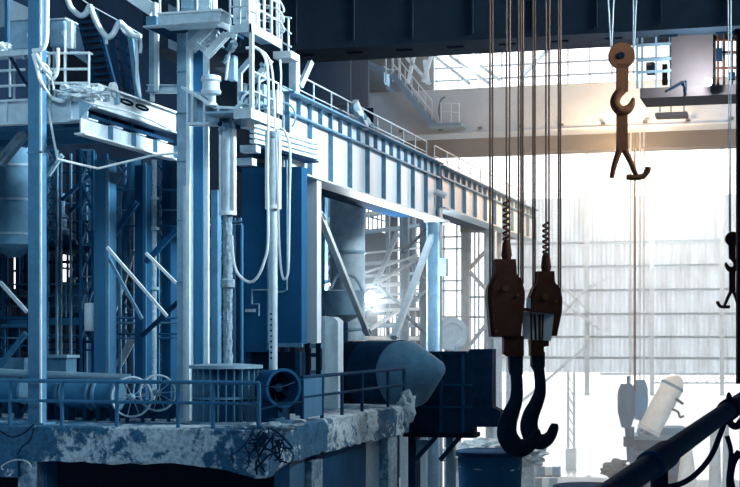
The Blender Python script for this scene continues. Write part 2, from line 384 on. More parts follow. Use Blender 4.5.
# open-ended fan housing
c = PY(283, 388, 38.6); ax = Vector((.72, -.69, 0)).normalized()
T = thing('fan_housing', 'short round fan housing with a dark open end beside the ribbed pedestal', 'fan', (c.x, c.y, DZ))
part('casing', MB().lathe([(.40, -1.25), (.47, -1.2), (.50, -.02), (.54, 0), (.54, .05), (.46, .05), (.45, -.9), (.05, -.95)], c, ax, 36), DEEP, T)
part('hub', MB().lathe([(.12, -.9), (.12, -.25), (.02, -.2)], c, ax, 16), NAVY, T)
for k in range(6):
    a = 2*PI*k/6; o = ax.orthogonal().normalized(); w = ax.cross(o); d = o*math.cos(a)+w*math.sin(a); e = ax.cross(d)
    part('blade', MB().plate([c-ax*.4+d*.1-e*.05, c-ax*.4+d*.42-e*.12, c-ax*.6+d*.42+e*.12, c-ax*.6+d*.1+e*.05], ax*.02), NAVY, T)
part('foot', MB().box((c.x-.6, c.y-.1, DZ), (c.x-.1, c.y+.7, c.z-.4)), NAVY, T)
for i in range(3):
    p = dk((268, 283, 296)[i], 37.3+.2*i); p.z += .12
    solo('scrap_block', ('dented scrap block on the deck below the open fan housing', 'scrap block on the deck right of the fan housing', 'pale scrap chunk beside the railing kick panel')[i], 'scrap', MB().blob(p, .22, .5, 3, 20+i, 2, (1.2, .8, .6)), (NAVY, MID, LIGHT)[i])
# dark cable frame cabinets right of enclosure
T = thing('steel_frame_rack', 'dark upright steel frame in front of the white tank', 'frame', dk(300, 44.2))
for px in (283, 293, 308, 319): part('upright', MB().bar(dk(px, 44.2), PY(px, 343, 44.2), .16, .16), (NAVY, NAVY, BLACK, BLACK)[(283, 293, 308, 319).index(px)], T)
for py in (344, 353, 370): part('crossbar', MB().fr(281, py, 321, py+4, 44.15, .15), (MID, NAVY, MID)[(344, 353, 370).index(py)], T)
T = thing('sheet_casing', 'pale sheet metal casing with a sloping top under the runway girder', 'casing', dk(325, 47.4))
pts = [PY(312, 420, 47.35), PY(338, 420, 47.35), PY(338, 321, 47.35), PY(333, 317, 47.35), PY(318, 316, 47.35), PY(312, 320, 47.35)]
for q in pts[:2]: q.z = DZ
part('body', MB().plate(pts, (0, .6, 0)), LIGHT, T)
part('seam', MB().fr(324, 318, 324.8, 400, 47.32, .05), STEEL, T); part('cover_disc', MB().lathe([(.16, 0), (.16, .04), (.05, .05)], PY(317, 325, 47.34), (0, -1, 0), 18), STEEL, T)

# ================================================================ LEFT SUPERSTRUCTURE
Yc = 36.75
T = thing('steel_column', 'tall blue-grey box column at the left standing on the deck edge', 'column', dk(36, Yc))
xa_, xb_ = X_(28, Yc), X_(40.5, Yc)
part('shaft', MB().box((xa_, Yc, DZ), (xb_, Yc+.34, 23)), COLM, T)
part('corner_angle', MB().box((xb_-.03, Yc-.02, DZ), (xb_+.02, Yc+.05, 23)), LIGHT, T)
part('base_plate', MB().box((xa_-.1, Yc-.1, DZ), (xb_+.14, Yc+.6, DZ+.05)), MID, T)
part('strap', MB().box((xa_-.02, Yc-.02, 14.95), (xb_+.02, Yc+.36, 15.0)), MID, T)
# upper left platform
Yp = 37.7; fz = 16.6; XR = X_(95, Yp); XL = -27
T = thing('access_platform', 'upper left steel platform with a deep pale edge beam, behind the tall column', 'platform', (XR-2, Yp+2, fz-.7))
part('floor_plate', MB().box((XL+.2, Yp+.05, fz-.1), (XR-.05, Yp+5, fz)), STEEL, T)
part('edge_beam', MB().hb((XL+.2, Yp, fz-.36), (X_(88, Yp), Yp, fz-.36), .3, .7, .05, .05), LIGHT, T)
part('end_plate', MB().plate([(X_(82, Yp), Yp-.18, fz), (XR, Yp-.18, fz), (XR, Yp-.18, fz-.25), (X_(82, Yp), Yp-.18, fz-.7)], (0, .05, 0)), STEEL, T)
for px in (8, 52, 72): part('stiffener', MB().box((X_(px, Yp), Yp-.14, fz-.68), (X_(px, Yp)+.03, Yp, fz-.04)), LIGHT, T)
for y in (1.5, 3.0, 4.6): part('joist', MB().box((XL+.2, Yp+y, fz-.65), (XR-.3, Yp+y+.15, fz-.1)), BLUE, T)
def pf(px, Y=Yp): return Vector((X_(px, Y), Y, fz))
def post_to(px, y0, y1, Y): return MB().cyl(PY(px, y1, Y), PY(px, y0, Y), .035, 8)
T = thing('guard_railing', 'pale pipe railing on the upper platform right of the tall column', 'railing', pf(60))
for y0, nm in ((53, 'top_rail'), (69, 'mid_rail'), (83, 'mid_rail')): part(nm, MB().tube([PY(42, y0+.3, Yp), PY(89.5, y0, Yp)], .038, 8), WHITE, T)
for px, t in ((49, 55), (65, 30), (89, 53)): part('post', post_to(px, t, 97, Yp), WHITE, T)
part('top_rail', MB().tube([PY(89.5, 53, Yp), PY(92, 54, Yp+1.2)], .035, 8), WHITE, T)
T = thing('guard_railing', 'pale pipe railing on the upper platform at the left picture edge', 'railing', pf(5))
for y0, nm in ((70.5, 'mid_rail'), (86, 'mid_rail')): part(nm, MB().tube([PY(-12, y0+1, Yp), PY(25, y0-1, Yp)], .038, 8), LIGHT, T)
for px in (10, -8): part('post', post_to(px, 55, 97, Yp), LIGHT, T)
T = thing('overhead_tray', 'thick pale horizontal cable tray at the upper left crossing behind the column', 'cable tray', PY(10, 53, Yp))
part('tray', MB().fr(-12, 50, 40, 55.5, Yp-.2, .5), LIGHT, T)
for px in (6, 22): part('clip', MB().fr(px, 55.5, px+2, 59, Yp-.15, .12), STEEL, T)
solo('crumpled_wrap', 'crumpled pale wrapping on the tray left of the column', 'wrapping', MB().blob(PY(3, 47, Yp), .16, .6, 4, 31, 3, (1.4, 1, .8)), WHITE)
# cabinets
def cabinet(x0, y0, x1, y1, Y, d, label, mat=STEEL, stripe=None):
    T = thing('electrical_cabinet', label, 'cabinet', PY((x0+x1)/2, y1, Y))
    part('body', MB().fr(x0, y0, x1, y1, Y, d), mat, T); part('roof', MB().fr(x0-.7, y0-1.4, x1+.7, y0, Y-.06, d+.12), LIGHT, T)
    dr = part('door', MB().fr(x0+1.2, y0+1.5, x1-1.2, y1-1.5, Y-.03, .04), mat, T)
    part('handle', MB().fr(x1-3, (y0+y1)/2-2, x1-2.3, (y0+y1)/2+2, Y-.06, .05), WHITE, dr)
    if stripe: part('conduit', MB().fr(*stripe, Y-.12, .12), WHITE, T)
    for px in (x0+1, x1-2): part('leg', MB().box((X_(px, Y), Y+.1, fz), (X_(px+1, Y), Y+.2, Z_(y1, X_(px, Y), Y))), STEEL, T)
cabinet(10, 20, 30, 50, 38.6, .7, 'blue-grey cabinet on the upper platform left of the tall column')
cabinet(50, 19.5, 64.5, 46, 38.6, .7, 'blue-grey cabinet on the upper platform right of the tall column', STEEL, (66.5, 21, 71.5, 48))
pts = [PY(47, -8, 36.6), PY(46.8, 20, 36.6), PY(46.4, 38, 36.6), PY(44.5, 46, 36.6), PY(40, 50, 36.6), PY(33, 51, 36.6)]
solo('white_pipe', 'thick white pipe dropping beside the tall column and curving onto the tray', 'pipe', MB().tube(smooth_path(pts), .07, 12), CABW)
cab = [([(33,54),(37,68),(41,82),(50,96),(60,101),(66,99)], 'thick pale cable looping down across the tall column to the wrapped bundle', .055),
       ([(36,54),(44,68),(51,73),(56,71),(58,64),(58,48)], 'pale cable hanging in a tight loop inside the upper railing, inner one', .05),
       ([(37,55),(45,73),(50,79),(55,77),(57.5,70),(57,55)], 'pale cable hanging in a deeper loop inside the upper railing, outer one', .05),
       ([(34,55),(40,62),(47,66),(52,80),(54,90)], 'thin cable running down behind the railing loops', .03),
       ([(11,58),(17,68),(22,77),(27,84)], 'dark cable slanting under the tray left of the column', .05),
       ([(78,97),(90,103),(110,108),(130,112),(150,120),(172,131)], 'thin cable running along the receding upper girder', .025)]
for pts, lb, r in cab: solo('hanging_cable', lb, 'cable', MB().tube(smooth_path([PY(a, b, 36.6 if a < 45 else 37.0 if a < 50 else 37.5) for i, (a, b) in enumerate(pts)]), r, 8), BLACK if lb.startswith('dark') else CABW)
for i, (px, py, s, lb) in enumerate(((73, 92, .34, 'crumpled white sheeting bundle on the upper platform edge, left of the other'), (84, 92, .32, 'crumpled white sheeting bundle at the right end of the upper platform'), (94, 93, .26, 'small white sheeting scrap at the head of the receding girder'))):
    solo('sheeting_bundle', lb, 'sheeting', MB().blob(PY(px, py+1, Yp-.1), s, .9, 5, 40+i, 4, (1.3, .8, .55)), WHITE)
# background wall panels behind cabinets
T = thing('wall_cladding', 'pale slanting sheet behind the upper left cabinets', 'sheet', PY(18, 45, 43))
part('sheet', MB().plate([PY(7, 0, 43), PY(12, 0, 43), PY(31, 9, 43), PY(31, 45, 43), PY(7, 45, 43)], (0, .06, 0)), WHITE, T)
part('post', MB().fr(4.5, -8, 7.5, 46, 42.9, .15), BLUE, T); part('sheet', MB().fr(-12, -8, 4.5, 27, 43, .08), LIGHT, T)
T = thing('sloped_chute', 'grey sloped sheet chute behind the right cabinet', 'chute', PY(78, 60, 42))
part('side_sheet', MB().plate([PY(70, 28, 42), PY(80, 30, 42), PY(88, 56, 42), PY(90, 66, 42), PY(70, 52, 42)], (0, .1, 0)), STEEL, T)
part('rim', MB().bar(PY(66, 19, 42), PY(80, 27, 42), .12, .12), LIGHT, T)
# steep stair
T = thing('ship_ladder', 'dark steep stair rising behind the upper left platform', 'stair', PY(100, 90, 41.8))
for (a, b, c_, d) in ((78, 14, 98, 92), (95, 12, 116, 90)): part('stringer', MB().bar(PY(a, b, 41.8), PY(c_, d, 41.8), .16, .1), NAVY, T)
for k in range(12):
    t = (k+.5)/12; part('tread', MB().bar(lerp(PY(78, 14, 41.8), PY(98, 92, 41.8), t), lerp(PY(95, 12, 41.8), PY(116, 90, 41.8), t), .26, .07), NAVY, T)
T = thing('dark_lattice_mast', 'dark braced mast between the stair and the middle tower', 'mast', PY(128, 90, 44))
for px in (112, 122, 130): part('leg', MB().bar(PY(px, 30, 44), PY(px+9, 102, 44), .16, .16), NAVY if px < 130 else MID, T)
for k in range(5): part('brace', MB().bar(PY(113+2*k, 36+12*k, 44), PY(132+2*k, 46+12*k, 44), .07, .07), NAVY, T)
# festoon cable
wire = [PY(60, -16, 39.6), PY(90, 5, 40), PY(119, 21, 40.2), PY(142, 35, 40.4)]
T = thing('festoon_cable', 'thick white festoon cable looping from a support wire at the top left', 'cable', PY(108, 38, 40))
part('support_wire', MB().tube(wire, .018, 6), LIGHT, T)
part('cable', MB().tube(smooth_path([PY(a, b, 40) for a, b in ((66,-6),(70,6),(75,12),(81,15.5),(86,13),(90,6.5),(94,17),(99,27),(104,34),(108,37),(113,34),(117,26),(120,22.5),(126,28),(133,35),(141,37))]), .085, 12), CABW, T)
part('cable', MB().tube(smooth_path([PY(a, b, 40.1) for a, b in ((119,23),(124,32),(131,36),(140,38))]), .04, 8), CABW, T)
for a, b in ((90, 5), (119.5, 21)): part('hanger', MB().fr(a-.8, b-1, a+.8, b+3.5, 39.9, .12), WHITE, T)
part('tag', MB().fr(105, 39, 107.5, 44, 39.95, .04), WHITE, T)
for i, pts in enumerate((((136,38),(137,60),(137,80),(140,96)), ((140,38),(141,46),(140,53)))):
    solo('hanging_cable', ('long white cable dropping from the end of the festoon', 'short white cable end dropping beside the festoon end')[i], 'cable', MB().tube(smooth_path([PY(a, b, 40.2) for a, b in pts]), .05, 8), CABW)
# receding girders from the platform to the tower
XG = X_(94, Yp); Y2 = Y_(176, XG)
za, zb_, = Z_(85, XG, Yp), Z_(106, XG, Yp)
T = thing('walkway_girder', 'pale receding girder with lifting slots above, between left platform and middle tower', 'girder', (XG, Yp, zb_))
part('web', MB().box((XG-.05, Yp, zb_), (XG, Y2, za)), WHITE, T); part('top_flange', MB().box((XG-.3, Yp, za), (XG+.12, Y2, za+.05)), WHITE, T)
part('bottom_flange', MB().box((XG-.3, Yp, zb_-.05), (XG+.12, Y2, zb_)), LIGHT, T)
for k in (.1, .22): part('stiffener', MB().box((XG, lerp((0,Yp,0),(0,Y2,0),k).y, zb_+.25), (XG+.12, lerp((0,Yp,0),(0,Y2,0),k+.03).y, za)), STEEL, T)
for k in (.36, .55):
    y = Yp+(Y2-Yp)*k; part('slot_ring', MB().tube([Vector((XG+.02, y+.42*math.cos(2*PI*j/20), (za+zb_)/2+.12+.055*math.sin(2*PI*j/20))) for j in range(20)], .035, 6, True), BLACK, T)
part('lug', MB().cyl((XG-.05, Yp+1.2, za+.05), (XG+.06, Yp+1.2, za+.05), .22, 20), WHITE, T)
XH = X_(81, Yp)+.35; yh0 = Y_(81, XH); yh1 = Y_(175, XH); z1, z0 = Z_(118, XH, yh0), Z_(133, XH, yh0)
T = thing('walkway_girder', 'pale receding girder with upright stiffeners, the lower of the pair', 'girder', (XH, yh0, z0))
part('web', MB().box((XH-.04, yh0, z0), (XH, yh1, z1)), LIGHT, T); part('bottom_flange', MB().box((XH-.15, yh0-.1, z0-.05), (XH+.16, yh1, z0)), WHITE, T)
for k in range(4):
    y = yh0+(yh1-yh0)*(.26+.24*k); part('stiffener', MB().box((XH, y, z0), (XH+.14, y+.04, z1)), MID, T)
for k in range(4):
    y = yh0+(yh1-yh0)*(.06+.25*k); part('tie_plate', MB().box((XH-.6, y, z1+.02), (XH+.05, y+.55, z1+.06)), WHITE, T)
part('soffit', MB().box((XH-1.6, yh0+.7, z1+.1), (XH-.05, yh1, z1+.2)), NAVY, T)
pts = [PY(48, 108, 37.5), PY(53, 135, 37.6), PY(57.5, 159, 37.7), PY(78, 164, 38.6), PY(98, 168.5, 39.3), PY(125, 162, 39.8), PY(150, 156, 40.1), PY(177, 153, 39.9)]
solo('hanging_cable', 'thin white cable strung low beneath the left platform to the middle tower', 'cable', MB().tube(pts, .035, 8), CABW)

# ================================================================ MIDDLE TOWER
def col(x0, x1, y0, y1, Y, mat, label, d=.35, flange=None, fm=WHITE, base=None):
    T = thing('steel_column', label, 'column', PY((x0+x1)/2, y1, Y)); xm = X_((x0+x1)/2, Y)
    zb0 = DZ if base is None else base
    w = X_(x1, Y)-X_(x0, Y); zt_ = Z_(y0, xm, Y)
    part('web', MB().box((X_(x0, Y), Y, zb0), (X_(x1, Y), Y+d, zt_)), mat, T)
    part('base_plate', MB().box((X_(x0, Y)-.08, Y-.06, zb0), (X_(x1, Y)+.08, Y+d+.06, zb0+.05)), mat, T)
    if flange: part('flange', MB().box((X_(flange[0], Y), Y-.10, zb0), (X_(flange[1], Y), Y-.01, zt_)), fm, T)
    return T
A = col(177, 188, 27, 400, 40.2, STEEL, 'tallest pale column of the middle tower with a bright right flange', .45, (187.5, 191), WHITE)
for k, z in enumerate((11.5, 13.3, 15.0, 16.4, 17.6)): part('splice_strap', MB().box((X_(176.5, 40.2), 40.16, z), (X_(188, 40.2), 40.2, z+.03)), MID, A)
col(183, 187, 186, 400, 39.7, LIGHT, 'short pale post standing in front of the tallest tower column', .15, (187, 190.5), WHITE)
col(194, 203, 44, 400, 40.6, BLUE, 'dark blue column just right of the tallest tower column', .4)
col(204, 208, 60, 400, 40.3, WHITE, 'slim bright post between the dark blue column and the hydraulic mast', .12)
col(211, 217.5, 190, 400, 40.9, MID, 'mid blue post left of the crusted mast rod', .3)
col(196, 202, 140, 400, 42.6, DEEP, 'deep blue column hidden behind the slim bright post', .4)
T = col(149, 154, 27, 90, 41.0, STEEL, 'upper channel post with a pale strip left of the tallest column', .3, (155.5, 159.5), WHITE, base=Z_(92, X_(154, 41), 41))
T = thing('cross_beam', 'short pale cross beam carrying the upper channel post', 'beam', PY(163, 93, 41))
part('beam', MB().hb(PY(148, 89, 41.1), PY(180, 89, 41.1), .25, .24), LIGHT, T); part('stub', MB().fr(150, 93, 152, 101, 41, .2), LIGHT, T)
# knee braces
T = thing('knee_brace', 'thick pale knee brace at the head of the tallest column', 'brace', PY(200, 40, 39.9))
part('brace', MB().hb(PY(190, 49, 39.9), PY(215, 24, 39.9), .3, .28, up=(0, 1, 0)), LIGHT, T); part('gusset', MB().plate([PY(188, 42, 39.8), PY(203, 26, 39.8), PY(188, 26, 39.8)], (0, .06, 0)), STEEL, T)
T = thing('knee_brace', 'slimmer pale knee brace under the top beam, right of the thick one', 'brace', PY(216, 46, 39.6))
part('brace', MB().hb(PY(206.5, 56, 39.6), PY(227, 34, 39.6), .2, .2, up=(0, 1, 0)), WHITE, T); part('tie', MB().bar(PY(196, 44, 39.7), PY(208, 53, 39.7), .1, .14), LIGHT, T); part('drop', MB().bar(PY(206.5, 55, 39.6), PY(206.5, 84, 39.6), .14, .14), LIGHT, T)
T = thing('knee_brace', 'pale bent brace pair under the right upper platform', 'brace', PY(245, 66, 39.8))
part('brace', MB().bar(PY(240, 72, 39.8), PY(252, 58, 39.8), .14, .14), LIGHT, T); part('brace', MB().bar(PY(256, 78, 40.3), PY(271, 60, 40.3), .14, .14), WHITE, T); part('drop', MB().bar(PY(240, 72, 39.8), PY(240, 108, 39.8), .12, .12), LIGHT, T)
# top platform
YT = 38.5
T = thing('top_platform', 'pale box beam platform at the top of the middle tower', 'platform', PY(190, 24, YT))
part('beam', MB().fr(158, 12.5, 220, 23, YT, .85), LIGHT, T); part('beam_lip', MB().fr(157, 10.5, 221, 12.5, YT-.06, 1.0), WHITE, T)
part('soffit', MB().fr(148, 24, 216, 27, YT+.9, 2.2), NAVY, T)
zt2 = Z_(10.5, X_(190, YT), YT)
def tp(px, Y): return Vector((X_(px, Y), Y, zt2))
railing('pale railing along the top beam platform at the picture top', [tp(158, YT+.1), tp(222, YT+.1)], [tp(p, YT+.1) for p in (160, 178, 197, 213)], .95, WHITE, .035, (.45,))
for i, (a, b, y0, y1, m, lb) in enumerate(((181, 194, -6, 9, STEEL, 'grey box standing on the top beam platform, left of the pale one'), (198, 211, -4, 9, LIGHT, 'pale box standing on the top beam platform'))):
    T = thing('equipment_box', lb, 'box', PY((a+b)/2, y1, YT+.4)); part('body', MB().fr(a, y0, b, 10, YT+.45, .5), m, T); part('door', MB().fr(a+1.5, y0+2, b-1.5, 8, YT+.42, .03), m, T)
pl = PY(146, 12, 40.5)
T = thing('inclined_beam', 'white inclined beam meeting the top platform from the upper left', 'beam', PY(140, 6, 39.6)); part('beam', MB().bar(PY(126, -8, 39.7), PY(153, 10, 39.7), .25, .36), WHITE, T); part('end_plate', MB().fr(152, 2, 155, 16, 39.4, .3), LIGHT, T)
T = thing('bearing_block', 'dark bearing block under the left end of the top beam', 'bearing', PY(150, 25, 39.3)); part('block', MB().fr(146, 16, 156, 25, 39.3, .6), MID, T); part('plate', MB().fr(143, 25, 161, 27, 39.2, .8), LIGHT, T)
# right upper platform, receding
X2 = X_(251, 37.9); Yb = Y_(281.5, X2); z_hi, z_lo = Z_(22.5, X2, 37.9), Z_(31.5, X2, 37.9)
T = thing('upper_walkway', 'white edged upper walkway at the right of the middle tower', 'walkway', (X2-.5, 38.5, z_lo))
part('side_plate', MB().box((X2-.05, 37.9, z_lo), (X2, Yb, z_hi)), WHITE, T); part('front_plate', MB().box((X_(229, 37.9), 37.9, z_lo), (X2, 37.95, z_hi-.04)), LIGHT, T)
part('floor_plate', MB().box((X_(229, 37.9), 37.95, z_hi-.1), (X2-.05, Yb, z_hi-.04)), STEEL, T); part('skew_plate', MB().plate([PY(216, 25, 37.8), PY(229, 31, 37.85), PY(229, 24, 37.85), PY(222, 22, 37.8)], (0, .1, 0)), WHITE, T)
for k in (.3, .65): part('seam', MB().box((X2, 37.9+(Yb-37.9)*k, z_lo), (X2+.02, 37.9+(Yb-37.9)*k+.03, z_hi)), LIGHT, T)
def w2(Y, dz=0): return Vector((X2-.08, Y, z_hi+dz))
rail_pts = [w2(37.95), w2(Yb)]
railing('white railing along the receding upper walkway', rail_pts, [w2(37.95+(Yb-37.95)*k) for k in (0, .25, .5, .75, 1)], 1.05, WHITE, .035, (.5,))
railing('pale railing across the front of the upper walkway', [Vector((X_(229, 38), 38, z_hi)), Vector((X2-.1, 38, z_hi))], [Vector((X_(p, 38), 38, z_hi)) for p in (230, 240)], .95, LIGHT, .03, (.5,))
cabinet_specs = ((233, -2, 250, 23, 38.5, .8, WHITE, 'large white cabinet on the upper walkway at the picture top'),)
for a, y0, b, y1, Y, d, m, lb in cabinet_specs:
    T = thing('electrical_cabinet', lb, 'cabinet', PY((a+b)/2, y1, Y)); part('body', MB().fr(a, y0, b, y1, Y, d), m, T); dr = part('door', MB().fr(a+2, y0+2, b-2, y1-2, Y-.03, .04), m, T); part('louvre', MB().fr(a+4, y1-6, b-4, y1-4, Y-.05, .04), STEEL, dr); part('handle', MB().fr(b-5, y1-12, b-4, y1-8, Y-.06, .05), STEEL, dr)
T = thing('ladder_cage', 'white caged ladder rising from the end of the upper walkway', 'ladder', PY(272, 40, 40.5))
for px in (259, 264, 271, 277): part('stile', MB().cyl(PY(px, 40, 40.6), PY(px-.5, -14, 40.6), .035, 8), WHITE, T)
for py in (-4, 4, 12, 20, 28): part('rung', MB().cyl(PY(259, py, 40.6), PY(271, py+2, 40.6), .022, 6), WHITE, T)
for py in (0, 10, 20): part('hoop', MB().tube(smooth_path([PY(265, py-2, 40.6), PY(275, py-2, 40.2), PY(281, py+3, 40.2), PY(284, py+11, 40.4), PY(279, py+13, 40.7)]), .03, 6), WHITE, T)
T = thing('landing', 'small white railed landing at the far end of the upper walkway', 'landing', PY(283, 57, 41.8))
part('floor', MB().fr(273, 51, 291, 58, 41.8, .8), WHITE, T)
for px in (281.5, 288.5): part('post', MB().cyl(PY(px, 51, 41.85), PY(px, 17, 41.85), .035, 8), WHITE, T)
for y0, y1 in ((16, 18), (24, 34), (41, 47)): part('rail', MB().tube([PY(279, y0, 41.85), PY(291.5, y1, 41.85)], .03, 6), WHITE, T)
solo('slim_post', 'slim white post dropping from the upper walkway to the lower one', 'post', MB().fr(249, 30, 252.5, 108, 38.0, .14), WHITE)
# lower walkway
zl1, zl0 = Z_(107.5, X2, 37.9), Z_(118, X2, 37.9); Yb2 = Y_(281.5, X2)
T = thing('lower_walkway', 'white edged lower walkway under the upper one at the right of the tower', 'walkway', (X2-.5, 38.5, zl0))
part('side_plate', MB().box((X2-.05, 37.95, zl0), (X2, Yb2, zl1)), WHITE, T); part('floor_plate', MB().box((X2-1.4, 38.0, zl1-.1), (X2-.05, Yb2, zl1-.04)), STEEL, T); part('front_plate', MB().box((X2-.5, 37.9, zl0), (X2, 37.95, zl1)), LIGHT, T)
def w3(Y): return Vector((X2-.1, Y, zl1))
railing('pale railing on the lower walkway above the second mast', [w3(38.1), w3(Yb2)], [w3(38.1+(Yb2-38.1)*k) for k in (.3, .65, 1)], 1.05, LIGHT, .03, (.5,))
T = thing('junction_box', 'white box with round knobs on the lower walkway', 'box', PY(271, 112, 39.6)); part('body', MB().fr(264, 90, 277, 113, 39.9, .5), LIGHT, T)
for a, b in ((268, 97), (273, 108)): part('knob', MB().lathe([(.06, 0), (.05, .05), (.02, .06)], PY(a, b, 39.88), (0, -1, 0), 14), WHITE, T)
for i, (a, b, c_, d, lb) in enumerate(((226, 30, 236, 80, 'cluttered valve assembly under the thick knee brace'), (207, 30, 214, 50, ''), (256, 60, 266, 108, 'cluttered clamp assembly on the lower walkway'), (240, 86, 252, 108, 'small pump with fittings at the front of the lower walkway'))):
    if not lb: continue
    T = thing('valve_assembly', lb, 'valve', PY((a+c_)/2, d, 39.2))
    part('body', MB().fr(a+2, (b+d)/2, c_-2, d, 39.3, .3), STEEL, T)
    for k in range(6):
        p = PY(random.uniform(a, c_), random.uniform(b+4, d-3), 39.2); q = p+Vector((random.uniform(-.25, .25), random.uniform(-.1, .2), random.uniform(-.2, .3)))
        part('fitting', MB().lathe([(.03, 0), (.08, .02), (.08, .09), (.05, .1), (.05, (q-p).length), (.09, (q-p).length)], p, q-p, 12), random.choice((WHITE, LIGHT, STEEL, MID)), T)
    part('pipe', MB().tube(smooth_path([PY(a, d, 39.3), PY(a+3, (b+d)/2, 39.1), PY(c_-2, (b+d)/2-6, 39.2), PY(c_, b, 39.3)]), .04, 8), WHITE, T)
T = thing('valve_assembly', 'tangle of pale fittings behind the slim knee brace at the tower top', 'valve', PY(210, 50, 40.2))
part('body', MB().fr(204, 36, 212, 52, 40.3, .3), STEEL, T)
for k in range(7):
    p = PY(random.uniform(204, 216), random.uniform(33, 50), 40.1); part('fitting', MB().blob(p, .11, .4, 3, k, 2), random.choice((WHITE, LIGHT)), T)
    part('pipe', MB().tube(smooth_path([p, p+Vector((.15, -.1, .1)), p+Vector((.3, 0, random.uniform(-.2, .2)))]), .035, 6), LIGHT, T)
# bracket arm
YB = 38.9
T = thing('bracket_arm', 'stiffened pale bracket arm holding the hydraulic mast on the tower', 'bracket', PY(210, 124, YB))
part('web', MB().plate([PY(188, 90, YB+.25), PY(200, 92, YB+.25), PY(220, 108, YB+.25), PY(234, 108, YB+.25), PY(234, 124, YB+.25), PY(188, 124, YB+.25)], (0, .06, 0)), STEEL, T)
part('top_flange', MB().bar(PY(184, 88, YB+.1), PY(218, 109, YB+.1), .4, .07), WHITE, T); part('top_flange', MB().bar(PY(217, 108, YB+.1), PY(243, 109, YB+.1), .4, .07), WHITE, T)
part('bottom_flange', MB().bar(PY(190, 124.5, YB+.1), PY(234, 124.5, YB+.1), .4, .07), LIGHT, T)
for px, y0 in ((194, 95), (206, 102), (220, 109), (233, 109)): part('stiffener', MB().bar(PY(px, y0, YB+.08), PY(px, 124, YB+.08), .07, .3, (0, 1, 0)), LIGHT, T)
T = thing('clamp_block', 'stepped pale clamp block at the end of the bracket arm', 'clamp', PY(240, 127, YB))
for a, b, y0, y1 in ((235, 240, 108, 126), (240.5, 247, 110, 127)): part('jaw', MB().fr(a, y0, b, y1, YB-.1, .6), LIGHT, T)
for k in range(7):
    p = PY(random.uniform(219, 244), random.uniform(122, 131), YB-.15); part('bolt', MB().lathe([(.07, 0), (.07, .07), (.04, .09), (.04, .13)], p, (.1, -1, .1), 8), random.choice((WHITE, STEEL, NAVY)), T)
T = thing('drive_motor', 'small pale motor perched on the sloping bracket arm', 'motor', PY(211, 102, YB))
part('body', MB().lathe([(.10, 0), (.27, .02), (.29, .1), (.24, .18), (.24, .36), (.29, .4), (.26, .52), (.12, .56)], PY(211, 95, YB-.05), (0, 0, 1), 20), LIGHT, T)
part('neck', MB().lathe([(.2, 0), (.11, .1), (.11, .38)], PY(212, 106, YB-.05), (0, 0, 1), 14), WHITE, T); part('lug', MB().fr(203, 89, 207, 93, YB-.1, .15), WHITE, T); part('lug', MB().fr(216, 76, 219, 80, YB-.1, .15), WHITE, T)
# masts
def mast(px0, px1, y0, ym, rp0, rp1, Y, label, rodmat, zb0, rough):
    c = PY((px0+px1)/2, ym, Y); R = (X_(px1, Y)-X_(px0, Y))/2; top = Z_(y0, c.x, Y); T = thing('hydraulic_mast', label, 'cylinder', (c.x, Y, zb0))
    part('barrel', MB().lathe([(R*.72, c.z), (R*.78, top)], (c.x, Y, 0), n=24), LIGHT, T)
    for s in (-1, 1): part('guide_rail', MB().box((c.x+s*R*.86-.035, Y-R*.5, c.z), (c.x+s*R*.86+.035, Y+.1, top)), WHITE, T)
    part('collar', MB().lathe([(R*.6, c.z-.06), (R*1.15, c.z-.06), (R*1.15, c.z+.05), (R*.6, c.z+.05)], (c.x, Y, 0), n=28), WHITE, T)
    part('head', MB().lathe([(R*.8, top-.1), (R*1.1, top-.1), (R*1.1, top+.06), (R*.5, top+.06)], (c.x, Y, 0), n=28), STEEL, T)
    r = (rp1-rp0)*dep(c.x, Y)/FOC/2; mb = MB(); prof = []; n = 60
    vs = []; nn = 24
    for i in range(n+1):
        z = zb0+(c.z-zb0)*i/n
        for k in range(nn):
            a = 2*PI*k/nn; q = r*(1+rough*noise.noise(Vector((math.cos(a)*2, math.sin(a)*2, z*6)))+rough*.6*noise.noise(Vector((math.cos(a)*5, math.sin(a)*5, z*15))))
            vs.append((c.x+q*math.cos(a), Y+q*math.sin(a), z))
    fs = [(i*nn+k, i*nn+(k+1) % nn, (i+1)*nn+(k+1) % nn, (i+1)*nn+k) for i in range(n) for k in range(nn)]+[tuple(range(nn-1, -1, -1)), tuple(range(n*nn, (n+1)*nn))]
    part('rod', mb.add(vs, fs), rodmat, T, 'rod crusted with scale' if rough > .1 else None)
    return T, c, r
T, c, r = mast(220.5, 235, 126, 213, 222.5, 231.5, 38.9, 'pale hydraulic mast with a scale-crusted rod standing on the ribbed pedestal', CRUST, pz+.13, .28)
part('clamp_ring', MB().lathe([(r, 0), (r*1.6, .02), (r*1.6, .22), (r, .26)], (c.x, 38.9, Z_(288, c.x, 38.9)), n=20), CRUST, T)
T, c, r = mast(266.5, 280, 134, 207, 269, 277.5, 39.6, 'pale hydraulic mast with a smooth drilled rod in front of the blue enclosure', LIGHT, DZ+1.4, .04)
for k in range(9): part('hole', MB().cyl((c.x-.02, 39.6-r-.012, Z_(314+5.5*k, c.x, 39.6)), (c.x-.02, 39.6-r+.03, Z_(314+5.5*k, c.x, 39.6)), .03, 10), BLACK, T)
part('foot', MB().box((c.x-.35, 39.3, DZ), (c.x+.35, 40.0, DZ+1.4)), NAVY, T)
